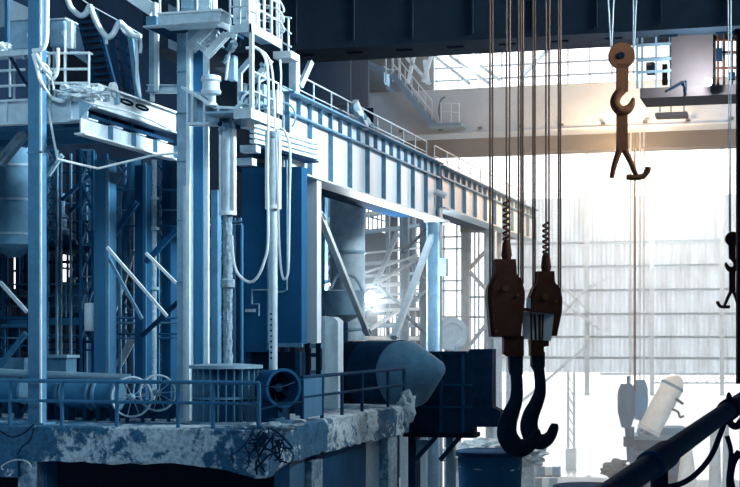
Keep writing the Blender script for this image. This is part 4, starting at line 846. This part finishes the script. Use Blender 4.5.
a, b = PD(649, 430, 89.5), PD(676, 379, 89.5); dv = b-a; Lq = dv.length; R = .68
part('shell', MB().lathe([(R*.95, 0), (R, .3), (R*1.02, Lq*.85), (R*.9, Lq*.95), (R*.5, Lq*1.05), (.02, Lq*1.08)], a, dv, 36), WHITE, T); part('band', MB().lathe([(R, Lq*.84), (R*1.07, Lq*.84), (R*1.07, Lq*.89), (R, Lq*.89)], a, dv, 36), MID, T, 'dark band')
part('lug', MB().bar(PD(676, 399, 88.7), PD(683, 404, 88.7), .2, .15), NAVY, T); part('base_ring', MB().lathe([(R*.7, -.12), (R*1.05, -.12), (R*1.05, .1), (R*.7, .1)], a, dv, 36), LIGHT, T)
pts = [PD(672, 409, 88.5), PD(678, 412, 88.5), PD(680, 417, 88.5), PD(684, 416, 88.5)]
solo('hanging_cable', 'short black cable hooked beside the leaning white ladle', 'cable', MB().tube(smooth_path(pts), .07, 8), BLACK)
for i, (px, y0, w0, w1, m, lb) in enumerate(((687, 448, 5, 9, WHITE, 'white tapered pillar behind the foreground handrail'), (715, 414, 4, 5, LIGHT, 'pale slim pillar at the right behind the handrail cables'), (726, 412, 2.5, 3, LIGHT, 'thin pale post at the far right behind the handrail'))):
    dd = 86-3*i; t = PD(px, y0, dd); solo('yard_pillar', lb, 'pillar', MB().lathe([(w1*dd/FOC*1.5, 0), (w0*dd/FOC, t.z)], (t.x, t.y, 0), n=20), m)
for i, (px, py, s, lb) in enumerate(((617, 466, .8, 'dark heap of scrap left of the transfer car'), (632, 474, .6, 'smaller dark scrap heap at the foot of the transfer car'))):
    c = PD(px, py, 90); m = MB().blob((c.x, c.y, c.z-.2), s, .6, 4, 80+i, 3, (1.1, 1, .6)); m.lathe([(s*.6, 0), (s*.6, c.z-.4)], (c.x, c.y, 0), n=16); solo('scrap_heap', lb, 'scrap', m, BLACK if i == 0 else NAVY)
# left lattice on far wall
T = thing('wind_bracing', 'pale crossed bracing at the left end of the far clad wall', 'bracing', PY(570, 330, YF-1))
for (a, b, c_, d_) in ((545, 270, 590, 312), (545, 333, 590, 285), (500, 420, 588, 345), (560, 300, 600, 330), (590, 287, 612, 276)): part('bar', MB().bar(PY(a, b, YF-1), PY(c_, d_, YF-1), .28, .2), LIGHT, T)
T = thing('lattice_post', 'pale lattice post standing in the bright far opening', 'post', PY(571, 450, YF-4))
for px in (568, 574): part('chord', MB().fr(px-1, 372, px+1, 448, YF-4, .2), LIGHT, T)
for k in range(7): part('lacing', MB().bar(PY(568, 376+10*k, YF-4), PY(574, 386+10*k, YF-4), .08, .08), LIGHT, T)
part('foot', MB().box((X_(566, YF-4), YF-4.2, 0), (X_(576, YF-4), YF-3.6, Z_(448, X_(571, YF), YF-4))), LIGHT, T)

# ================================================================ OVERHEAD CRANES
y0 = Y_(280, -18.2); zb1 = 20.5
def yfront(px, py, zc):                                     # distance at which height zc projects to py
    d = (zc-EYE)*FOC/(HY-py); return PD(px, py, d)
p = yfront(280, 50, zb1); Y1 = p.y; 
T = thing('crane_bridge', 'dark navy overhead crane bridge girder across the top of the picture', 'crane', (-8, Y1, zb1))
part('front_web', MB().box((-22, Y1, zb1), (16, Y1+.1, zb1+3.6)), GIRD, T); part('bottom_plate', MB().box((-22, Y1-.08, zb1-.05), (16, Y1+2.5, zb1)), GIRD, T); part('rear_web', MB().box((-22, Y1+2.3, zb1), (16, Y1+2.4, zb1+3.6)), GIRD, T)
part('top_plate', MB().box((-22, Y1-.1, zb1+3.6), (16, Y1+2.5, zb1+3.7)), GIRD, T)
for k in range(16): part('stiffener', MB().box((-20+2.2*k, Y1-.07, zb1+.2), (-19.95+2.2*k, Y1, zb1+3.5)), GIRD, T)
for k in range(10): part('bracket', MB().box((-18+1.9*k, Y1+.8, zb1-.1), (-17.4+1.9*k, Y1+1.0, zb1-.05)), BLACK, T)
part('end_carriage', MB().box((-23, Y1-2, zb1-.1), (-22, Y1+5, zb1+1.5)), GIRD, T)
# second girder behind the near bridge (left recess)
p2 = yfront(330, 84, 19.4); 
T = thing('crane_bridge', 'dark recessed crossbeam behind the near bridge above the runway railing', 'crane', (-20, 78, 21))
xe = X_(368, 76); part('web', MB().box((-26, 76, 22.0), (xe, 76.3, 26)), NAVY, T); part('flange', MB().box((-26, 75.8, 21.8), (xe, 76.8, 22.0)), DEEP, T); part('web', MB().box((-26, 70, 21.3), (X_(350, 70), 70.3, 24)), NAVY, T); part('web', MB().box((-26, 82, 20.2), (X_(345, 82), 82.3, 24.5)), BLUE, T)
# far bridge
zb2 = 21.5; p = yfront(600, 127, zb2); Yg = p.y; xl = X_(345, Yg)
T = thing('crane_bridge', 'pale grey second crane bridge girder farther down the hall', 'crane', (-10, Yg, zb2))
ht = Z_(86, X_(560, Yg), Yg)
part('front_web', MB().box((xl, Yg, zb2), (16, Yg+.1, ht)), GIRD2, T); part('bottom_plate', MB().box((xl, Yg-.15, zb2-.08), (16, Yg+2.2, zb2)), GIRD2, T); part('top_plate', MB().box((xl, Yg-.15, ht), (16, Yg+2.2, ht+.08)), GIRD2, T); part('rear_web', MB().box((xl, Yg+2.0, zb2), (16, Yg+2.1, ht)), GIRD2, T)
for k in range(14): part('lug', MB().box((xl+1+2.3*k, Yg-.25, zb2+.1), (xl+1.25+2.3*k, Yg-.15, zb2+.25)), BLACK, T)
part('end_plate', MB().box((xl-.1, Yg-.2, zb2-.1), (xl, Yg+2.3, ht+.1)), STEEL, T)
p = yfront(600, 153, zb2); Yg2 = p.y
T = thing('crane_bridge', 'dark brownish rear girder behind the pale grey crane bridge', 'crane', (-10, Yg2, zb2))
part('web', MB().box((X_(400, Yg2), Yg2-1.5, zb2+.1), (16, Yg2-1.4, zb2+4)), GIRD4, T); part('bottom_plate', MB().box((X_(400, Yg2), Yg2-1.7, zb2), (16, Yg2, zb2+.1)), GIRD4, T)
# bridge stair
Ys = Yg-1.4
T = thing('bridge_stair', 'steel stair descending in front of the pale crane bridge', 'stair', PY(428, 126, Ys))
S0, S1 = PY(392, 74, Ys), PY(432, 124, Ys)
for dy in (0, 1.0): part('stringer', MB().bar(S0+Vector((0, dy, 0)), S1+Vector((0, dy, 0)), .08, .32), BLUE, T)
for k in range(14):
    q = lerp(S0, S1, (k+.5)/14); part('tread', MB().box((q.x-.18, Ys, q.z-.03), (q.x+.18, Ys+1.0, q.z+.03)), NAVY, T)
up = Vector((0, 0, 1.3))
for f in (1.0, .5): part('handrail', MB().tube([S0+up*f, S1+up*f], .04, 8), LIGHT, T)
for k in range(7): q = lerp(S0, S1, k/6); part('baluster', MB().cyl(q, q+up, .03, 6), LIGHT, T)
part('upper_flight', MB().bar(PY(362, 60, Ys+.5), PY(393, 74, Ys+.5), .9, .2), MID, T)
T = thing('bridge_platform', 'small railed platform at the foot of the bridge stair', 'platform', PY(444, 127, Ys))
part('floor', MB().fr(427, 123, 461, 126, Ys-.1, 1.5), MID, T)
for px in (441, 451, 459): part('post', MB().cyl(PY(px, 123, Ys), PY(px, 103, Ys), .035, 8), LIGHT, T)
for py in (103, 112): part('rail', MB().tube([PY(440, py, Ys), PY(460, py+1, Ys)], .035, 8), LIGHT, T)
part('hoop', MB().tube(smooth_path([PY(441, 121, Ys+.4), PY(439, 110, Ys+.4), PY(441, 100, Ys+.4), PY(445, 97, Ys+.4)]), .06, 8), NAVY, T)
railing('pale railing at the head of the bridge stair', [PY(386, 82, Ys), PY(400, 82, Ys)], [PY(p, 82, Ys) for p in (386, 393, 400)], 1.4, LIGHT, .04, (.5,))
Tt = thing('roof_truss', 'pale diagonal roof bracing above the far crane bridge', 'truss', PY(430, 84, Yg+8))
for (a, b, c_, d_) in ((400, 50, 430, 84), (423, 82, 432, 54), (432, 54, 470, 84), (408, 84, 415, 50), (450, 56, 490, 84), (425, 60, 428, 84), (470, 58, 500, 80), (520, 78, 552, 46)): part('bar', MB().bar(PY(a, b, Yg+8), PY(c_, d_, Yg+8), .26, .2), LIGHT, Tt)
T = thing('transformer_box', 'dark boxed drive on the end of the far crane bridge', 'machinery', PY(376, 84, Ys))
part('box', MB().fr(366, 66, 384, 84, Ys+1.5, 1.2), MID, T)
for px in (352, 360): part('post', MB().cyl(PY(px, 90, Ys+1), PY(px, 70, Ys+1), .05, 8), LIGHT, T)
part('rail', MB().tube([PY(352, 72, Ys+1), PY(361, 72, Ys+1)], .04, 8), LIGHT, T); part('platform', MB().fr(350, 86, 386, 90, Ys+.8, 2), NAVY, T)
lamp(473, 61, dep(X_(473, Yg), Yg)+4, .3, 'glowing floodlight above the far crane bridge, between the ropes', 2500)
# operator cabin right
Yk = Y1+1.0
T = thing('crane_cabin', 'glazed crane cabin with a blank grey side hanging from the near bridge', 'cabin', PY(680, 97, Yk))
part('floor_beam', MB().fr(640, 86, 745, 96, Yk, 2.2), GIRD3, T)
part('side_panel', MB().fr(670, 33, 713, 88, Yk+.1, 2.0), GIRD3, T, 'blank grey side panel')
wf = MB()
for px in (636, 641, 655, 669): wf.fr(px, 33, px+2, 88, Yk+.1, .12)
for py in (34, 43, 58, 70): wf.fr(636, py, 671, py+2.6, Yk+.08, .12)
part('window_frame', wf, STEEL, T); part('roof', MB().fr(634, 31.5, 742, 33, Yk, 1.4), BLACK, T)
part('operator_seat', MB().fr(646, 62, 654, 73, Yk+.8, .5).fr(662, 64, 667, 84, Yk+.9, .3), GIRD3, T)
for px in (644, 716): part('hanger', MB().bar(PY(px, 28, Yk+1), PY(px, 31, Yk+1), .3, .3), GIRD3, T)
part('bracket', MB().bar(PY(669, 90, Yk-.1), PY(686, 81, Yk-.1), .05, .06).bar(PY(686, 95, Yk-.1), PY(686, 81, Yk-.1), .05, .06), BLACK, T)
T = thing('cabin_railing', 'dark railed end with control boxes right of the crane cabin', 'railing', PY(726, 86, Yk))
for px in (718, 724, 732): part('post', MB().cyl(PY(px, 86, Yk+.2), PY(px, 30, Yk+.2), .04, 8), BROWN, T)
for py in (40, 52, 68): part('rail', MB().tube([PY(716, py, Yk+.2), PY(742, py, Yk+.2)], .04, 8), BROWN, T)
part('control_box', MB().fr(716, 48, 722, 60, Yk, .3), BLACK, T); part('control_box', MB().fr(729, 72, 735, 79, Yk, .3), BLACK, T)
T = thing('underslung_tray', 'small dark tray hanging below the crane cabin', 'tray', PY(670, 116, Yk+14)); part('tray', MB().fr(655, 112, 687, 116, Yk+14, 1), GIRD3, T)
for px in (660, 671, 684): part('rod', MB().cyl(PY(px, 112, Yk+14), PY(px, 99, Yk+14), .03, 6), GIRD3, T)
lamp(708, 82, dep(X_(708, Yk), Yk)-.6, .12, 'glowing spotlight at the lower corner of the crane cabin', 500, off=PD(701, 77, dep(X_(708, Yk), Yk)-1.0))

# ================================================================ HOOKS
def ropes(T, xs, ytop, ybot, d, r, mat=ROPE):
    for px, b in zip(xs, ybot): part('rope', MB().cyl(PD(px, b, d), PD(px, ytop, d), r, 8), mat, T)
R16 = Vector((CS, SN, 0)); F16 = Vector((-SN, CS, 0))
def pdplate(pts, d, t): return MB().plate([PD(a, b, d) for a, b in pts], F16*t)
def ladle_hook(label, d, body, cheek, shank, neck, curve, xs, yb, spring, capx):
    c = PD(*capx, d); T = thing('ladle_hook', label, 'hook', PD(curve[8][0], 458, d))
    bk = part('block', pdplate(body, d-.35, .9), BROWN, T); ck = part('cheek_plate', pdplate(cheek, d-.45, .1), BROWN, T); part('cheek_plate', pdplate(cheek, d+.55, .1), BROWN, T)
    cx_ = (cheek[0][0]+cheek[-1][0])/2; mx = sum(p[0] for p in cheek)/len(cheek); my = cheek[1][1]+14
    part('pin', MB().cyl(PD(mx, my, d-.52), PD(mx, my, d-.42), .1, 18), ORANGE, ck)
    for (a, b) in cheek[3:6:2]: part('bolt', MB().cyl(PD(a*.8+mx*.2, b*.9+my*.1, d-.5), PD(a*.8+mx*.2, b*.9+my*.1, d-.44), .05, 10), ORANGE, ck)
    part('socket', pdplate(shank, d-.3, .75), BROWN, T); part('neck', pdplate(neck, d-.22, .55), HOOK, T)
    pts = [PD(a, b, d+.05) for a, b, r in curve]; sp = smooth_path(pts, 6); rs = []
    for i in range(len(curve)-1):
        for k in range(6): rs.append((curve[i][2]*(1-k/6)+curve[i+1][2]*k/6)*d/FOC)
    rs.append(curve[-1][2]*d/FOC)
    part('hook', MB().tube(sp, rs, 18), HOOK, T)
    ropes(T, xs, -30, yb, d+.1, .03)
    sx, s0, s1 = spring
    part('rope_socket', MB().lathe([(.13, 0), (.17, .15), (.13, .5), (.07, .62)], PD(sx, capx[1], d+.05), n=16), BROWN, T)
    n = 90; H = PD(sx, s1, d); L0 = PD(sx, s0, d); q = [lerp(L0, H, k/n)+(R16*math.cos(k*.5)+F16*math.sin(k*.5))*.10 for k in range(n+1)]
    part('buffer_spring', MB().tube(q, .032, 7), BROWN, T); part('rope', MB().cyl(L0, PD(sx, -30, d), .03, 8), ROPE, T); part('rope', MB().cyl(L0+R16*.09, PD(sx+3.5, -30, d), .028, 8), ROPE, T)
    return T
dH = 46.0
ladle_hook('nearer large ladle hook with a brown pulley block, on the left', dH,
    [(495, 259), (516, 259), (517, 274), (522, 280), (525, 292), (525, 300), (521, 337), (491, 337), (487.5, 298), (488, 288), (492, 279), (495, 273)],
    [(499, 274), (513, 274), (519, 284), (521, 296), (518, 336), (494, 336), (491.5, 298), (493, 284)],
    [(504, 336), (524, 336), (524, 356), (509, 357), (504, 354)], [(509, 356), (523, 356), (523, 374), (520, 379), (513, 379), (510, 372)],
    [(516.5, 376, 6), (517, 388, 6), (516, 400, 6.6), (512, 411, 8), (508, 422, 9.2), (507, 434, 10.2), (512, 444, 10.5), (520, 448, 9.8), (528, 445, 8), (534, 439, 6), (537.5, 432, 3.2), (538, 429, 1.5)],
    (490, 492.5, 518.5, 521, 523), (285, 285, 276, 280, 284), (506.5, 242, 200), (506.5, 260))
ladle_hook('farther large ladle hook with a brown pulley block, on the right', dH+2.2,
    [(537.5, 271), (554.5, 271), (555, 282), (560, 288), (562.5, 298), (562, 312), (557, 336), (534, 336), (530, 306), (530, 297), (533, 289), (537, 283)],
    [(540, 283), (552, 283), (557, 291), (559, 302), (554, 335), (537, 335), (533, 304), (535, 291)],
    [(530, 336), (549, 336), (549, 346), (544, 347), (544, 356), (531, 356), (531, 347)], [(532, 352), (545, 352), (545, 366), (543, 371), (535, 371), (532, 366)],
    [(538.5, 368, 5.5), (540, 380, 5.6), (540, 392, 6), (536, 404, 7), (531, 415, 8.2), (529, 426, 9), (532, 436, 9.2), (539, 441.5, 8.4), (546, 440, 7), (551, 435, 5.6), (554, 427.5, 4.8), (554.5, 423.5, 3.2)],
    (533, 535, 549, 558.5, 560.5), (296, 300, 276, 294, 296), (546, 260, 222), (546, 272))
T = thing('spreader_yoke', 'pale yoke plate with dark rods hung between the two hook blocks', 'yoke', PD(539, 340, dH+1))
part('plate', pdplate([(523, 311), (554, 314), (551, 341), (522, 339)], dH+1.1, .15), WHITE, T); part('crossbar', pdplate([(523, 307.5), (555, 311), (555, 314), (523, 310.5)], dH+.8, .4), BROWN, T)
for (a, b, c_, d_, w) in ((531, 313, 531.5, 342, 1.6), (534.5, 314, 536, 342, 2.0), (539.5, 314, 539.5, 342, 2.2), (543, 314, 542, 342, 1.6)): part('rod', MB().bar(PD(a, b, dH+.9), PD(c_, d_, dH+.9), w*dH/FOC, .08), BROWN, T)
for px in (527, 529.5): part('bolt', MB().cyl(PD(px, 310, dH+.95), PD(px, 298, dH+.95), .03, 8), STEEL, T)
# far lifting hook (two of a kind)
def small_hook(label, cx_, cy_, s, d, rope_px, rope_top, mat, mir=1):
    def q(a, b): return PD(cx_+a*s*mir, cy_+b*s, d)
    k = s*d/FOC; T = thing('lifting_hook', label, 'hook', q(0, 122))
    sh = part('sheave', MB().lathe([(2*k, -3*k), (13*k, -3*k), (13*k, -1.6*k), (11*k, 0), (13*k, 1.6*k), (13*k, 3*k), (2*k, 3*k)], q(-1, 0), F16, 36), mat, T)
    part('hub', MB().lathe([(3.5*k, -4*k), (3.5*k, 4*k)], q(-2, 0), F16, 18), BLACK, sh)
    def pl(pts, t, off=0): return MB().plate([q(a, b)-F16*(t/2-off) for a, b in pts], F16*t)
    part('shackle', pl([(-6, 8), (6, 8), (5, 36), (-6, 36)], 6*k), mat, T)
    hk = [(0, 34, 4.5), (-5, 39, 4.8), (-7.5, 47, 5.2), (-3, 54, 5.4), (4, 54, 5.0), (9, 49, 3.6), (11, 42, 1.6)]
    sp = smooth_path([q(a, b) for a, b, r in hk], 5); rs = []
    for i in range(len(hk)-1): rs += [(hk[i][2]*(1-j/5)+hk[i+1][2]*j/5)*k for j in range(5)]
    part('hook', MB().tube(sp, rs+[hk[-1][2]*k], 14), mat, T)
    part('stem', pl([(-6, 52), (5, 52), (5, 96), (-6, 96)], 4*k), mat, T)
    part('leg', MB().tube([q(-3, 94), q(-8, 108), q(-11, 122)], [3.4*k, 3*k, 2.4*k], 10), mat, T); part('leg', MB().tube([q(2, 94), q(8, 106), q(14, 120)], [3.4*k, 3*k, 2.6*k], 10), mat, T)
    part('claw', MB().tube(smooth_path([q(4, 121), q(14, 121.5), q(21, 120), q(25, 115), q(25.5, 111)]), 3*k, 10), mat, T)
    for a, b, c_ in rope_px: part('rope', MB().cyl(PD(a, rope_top, d), PD(b, cy_+c_, d), .025*min(1, s+.2), 8), LIGHT, T)
    return T
small_hook('glare-tinted brown lifting hook with a round sheave and two splayed legs at the top right', 622.5, 56, 1.0, 50, ((607, 611, -6), (614.5, 611.5, -6), (637, 634, -4), (633.5, 633, -4)), -20, ORANGE)
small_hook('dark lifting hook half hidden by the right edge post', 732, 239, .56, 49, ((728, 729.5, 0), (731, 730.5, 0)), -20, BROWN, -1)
# distant pair of hook blocks
T = thing('distant_hook_block', 'distant blue-grey hook block hanging in the far bright opening, left of two', 'hook', PD(628, 462, 90))
part('block', pdplate([(623, 384), (632, 384), (635, 392), (635, 414), (631, 428), (624, 428), (620, 412), (620, 392)], 90, .9), DEEP, T); part('shank', MB().tube([PD(629.5, 427, 90.4), PD(630, 440, 90.4), PD(630.5, 462, 90.4)], [.3, .25, .2], 12), DEEP, T)
part('collar', pdplate([(625, 437), (634, 437), (634, 447), (625, 447)], 90.1, .6), NAVY, T); part('rope', MB().cyl(PD(628, 384, 90.4), PD(628, 376, 90.4), .08, 8), NAVY, T); part('rope', MB().cyl(PD(634.8, 392, 90.6), PD(634.8, 100, 90.6), .07, 8), BROWN, T); part('rope', MB().cyl(PD(630, 386, 90.6), PD(631, 100, 90.6), .05, 8), LIGHT, T)
T = thing('distant_hook_block', 'distant blue-grey hook block hanging in the far bright opening, right of two', 'hook', PD(641, 420, 92))
part('block', pdplate([(637, 380), (645, 380), (648, 388), (648, 404), (645, 420), (637, 420), (634.5, 404), (635, 388)], 92, .9), BLUE, T); part('rope', MB().cyl(PD(640, 380, 92.4), PD(640, 100, 92.4), .05, 8), LIGHT, T); part('rope', MB().cyl(PD(644, 381, 92.4), PD(644, 100, 92.4), .05, 8), LIGHT, T); part('hook', MB().tube(smooth_path([PD(641, 419, 92.4), PD(641, 426, 92.4), PD(638.5, 431, 92.4), PD(642, 434, 92.4), PD(645, 430, 92.4)]), .12, 10), STEEL, T)

# ================================================================ FOREGROUND
a, b = PD(585, 512, 4.9), PD(765, 384, 9.8)
T = thing('foreground_handrail', 'thick dark out-of-focus handrail pipe across the bottom right corner', 'handrail', (a+b)/2-Vector((0, 0, .6)))
part('rail', MB().cyl(a, b, .048, 24), RAILM, T)
def on(t, off=0): return lerp(a, b, t)
part('coupling', MB().cyl(on(.22), on(.29), .06, 24), RAILM, T); part('coupling', MB().cyl(on(.655), on(.68), .06, 24), BLACK, T)
part('post', MB().cyl(on(.26), on(.26)-Vector((0, 0, 1.1)), .036, 16), BLACK, T); part('post', MB().cyl(on(.97), on(.97)-Vector((0, 0, 1.3)), .03, 16), BLACK, T)
part('clamp', MB().tube([on(.66)+Vector((0, -.02, .05)), on(.668)+Vector((0, -.03, .085)), on(.68)+Vector((0, -.02, .05))], .012, 8), BLACK, T)
for i, (pts, r, lb) in enumerate(((((728,412),(721,432),(711,456),(696,474),(680,484),(660,488)), .016, 'black cable looping down from the foreground handrail'), (((728,416),(731,424),(737,426),(743,419)), .02, 'short black cable end hooked over the handrail at the right edge'), (((727,436),(731,452),(730,472),(735,495)), .014, 'black cable dropping to the bottom right corner, left one'), (((740,452),(733,462),(730,480),(732,500)), .022, 'thick black cable curving in the bottom right corner'))):
    solo('hanging_cable', lb, 'cable', MB().tube(smooth_path([PD(x, y, 8.2) for x, y in pts]), r, 10), BLACK)
T = thing('steel_column', 'black post running up the right picture edge', 'column', PD(745, 380, 22))
c0 = PD(741, 384, 22); part('shaft', MB().plate([c0-R16*.05, c0+R16*.35, c0+R16*.35+F16*.1, c0-R16*.05+F16*.1], (0, 0, PD(739, 34, 22).z-c0.z)), BROWN, T)
part('foot', MB().plate([c0, c0+R16*.3, c0+R16*.3+F16*.08, c0+F16*.08], (0, 0, -c0.z)), BROWN, T); part('cap', MB().plate([c0-R16*.08+Vector((0, 0, PD(739, 34, 22).z-c0.z)), c0+R16*.4+Vector((0, 0, PD(739, 34, 22).z-c0.z)), c0+R16*.4+F16*.12+Vector((0, 0, PD(739, 34, 22).z-c0.z)), c0-R16*.08+F16*.12+Vector((0, 0, PD(739, 34, 22).z-c0.z))], (0, 0, .08)), BLACK, T)

# ================================================================ HAZE
mh = bpy.data.materials.new('hall_haze'); mh.use_nodes = True; N = mh.node_tree.nodes; L = mh.node_tree.links
N.remove(N['Principled BSDF']); vs_ = N.new('ShaderNodeVolumeScatter'); vs_.inputs['Color'].default_value = (.84, .94, 1, 1); vs_.inputs['Density'].default_value = .012; vs_.inputs['Anisotropy'].default_value = .3
L.new(vs_.outputs[0], N['Material Output'].inputs['Volume'])
hz_ = MB().box((-21, 62, .5), (13, 113, 30)); o = link('haze', hz_, mh, None, False); tag(o, 'bright dusty haze filling the far end of the hall', 'haze', None, 'stuff')

# ================================================================ LIGHT
def area(loc, tgt, sx, sy, e, col, spread=180):
    l = bpy.data.lights.new('added_area_light', 'AREA'); l.shape = 'RECTANGLE'; l.size = sx; l.size_y = sy; l.energy = e; l.color = col; l.spread = math.radians(spread)
    o = bpy.data.objects.new('added_area_light', l); COL.objects.link(o); o.location = loc; o.rotation_euler = (Vector(tgt)-Vector(loc)).to_track_quat('-Z', 'Y').to_euler()  # unseen area lights added under the roof; the ceiling has no openings
area((16, 46, 30), (-17, 44, 19), 26, 5, 4900, (.80, .93, 1), 46)
area((-8, 12, 30), (-20, 38, 17), 14, 10, 400, (.60, .85, 1), 40)
area((4, 60, 31.5), (-8, 92, 20), 18, 8, 5500, (.78, .89, 1), 120)
l = bpy.data.lights.new('added_warm_glow', 'POINT'); l.energy = 4800; l.color = (1, .56, .26); l.shadow_soft_size = 1.0
o = bpy.data.objects.new('added_warm_glow', l); COL.objects.link(o); o.location = PD(622, 160, 80)  # warm light added inside the haze for the orange glow, no fitting there
l = bpy.data.lights.new('pointlight', 'POINT'); l.energy = 6000; l.color = (1, .95, .88); l.shadow_soft_size = .6
o = bpy.data.objects.new('pointlight', l); COL.objects.link(o); o.location = PD(655, 186, 106)  # bare white light added to bloom the far haze, without a fitting
l = bpy.data.lights.new('sun', 'SUN'); l.energy = 9; l.angle = math.radians(2); l.color = (1, .97, .93)
o = bpy.data.objects.new('sun', l); COL.objects.link(o); o.rotation_euler = Vector((.15, -1, -.75)).to_track_quat('-Z', 'Y').to_euler()
w = bpy.data.worlds.new('sky'); bpy.context.scene.world = w; w.use_nodes = True; N = w.node_tree.nodes; L = w.node_tree.links
tc = N.new('ShaderNodeTexCoord'); sp = N.new('ShaderNodeSeparateXYZ'); L.new(tc.outputs['Generated'], sp.inputs[0])
mr = N.new('ShaderNodeMapRange'); mr.interpolation_type = 'SMOOTHSTEP'; mr.inputs['From Min'].default_value = .35; mr.inputs['From Max'].default_value = .75; L.new(sp.outputs['Y'], mr.inputs['Value'])
mx = N.new('ShaderNodeMixRGB'); mx.inputs[1].default_value = (.028, .125, .24, 1); mx.inputs[2].default_value = (2.6, 2.75, 2.9, 1); L.new(mr.outputs[0], mx.inputs[0])
bg = N['Background']; L.new(mx.outputs[0], bg.inputs['Color']); bg.inputs['Strength'].default_value = 1.0

# ================================================================ CAMERA
cam = bpy.data.cameras.new('camera'); co = bpy.data.objects.new('camera', cam); COL.objects.link(co)
cam.sensor_width = 36; cam.lens = FOC/740*36; cam.shift_y = (HY-243.5)/740; cam.clip_end = 600; cam.clip_start = .1
co.location = (0, 0, EYE); co.rotation_euler = (PI/2, 0, YAW)
sc = bpy.context.scene; sc.camera = co
sc.view_settings.view_transform = 'Standard'; sc.view_settings.look = 'None'; sc.view_settings.gamma = 1; sc.view_settings.exposure = 0; sc.view_settings.use_curve_mapping = False
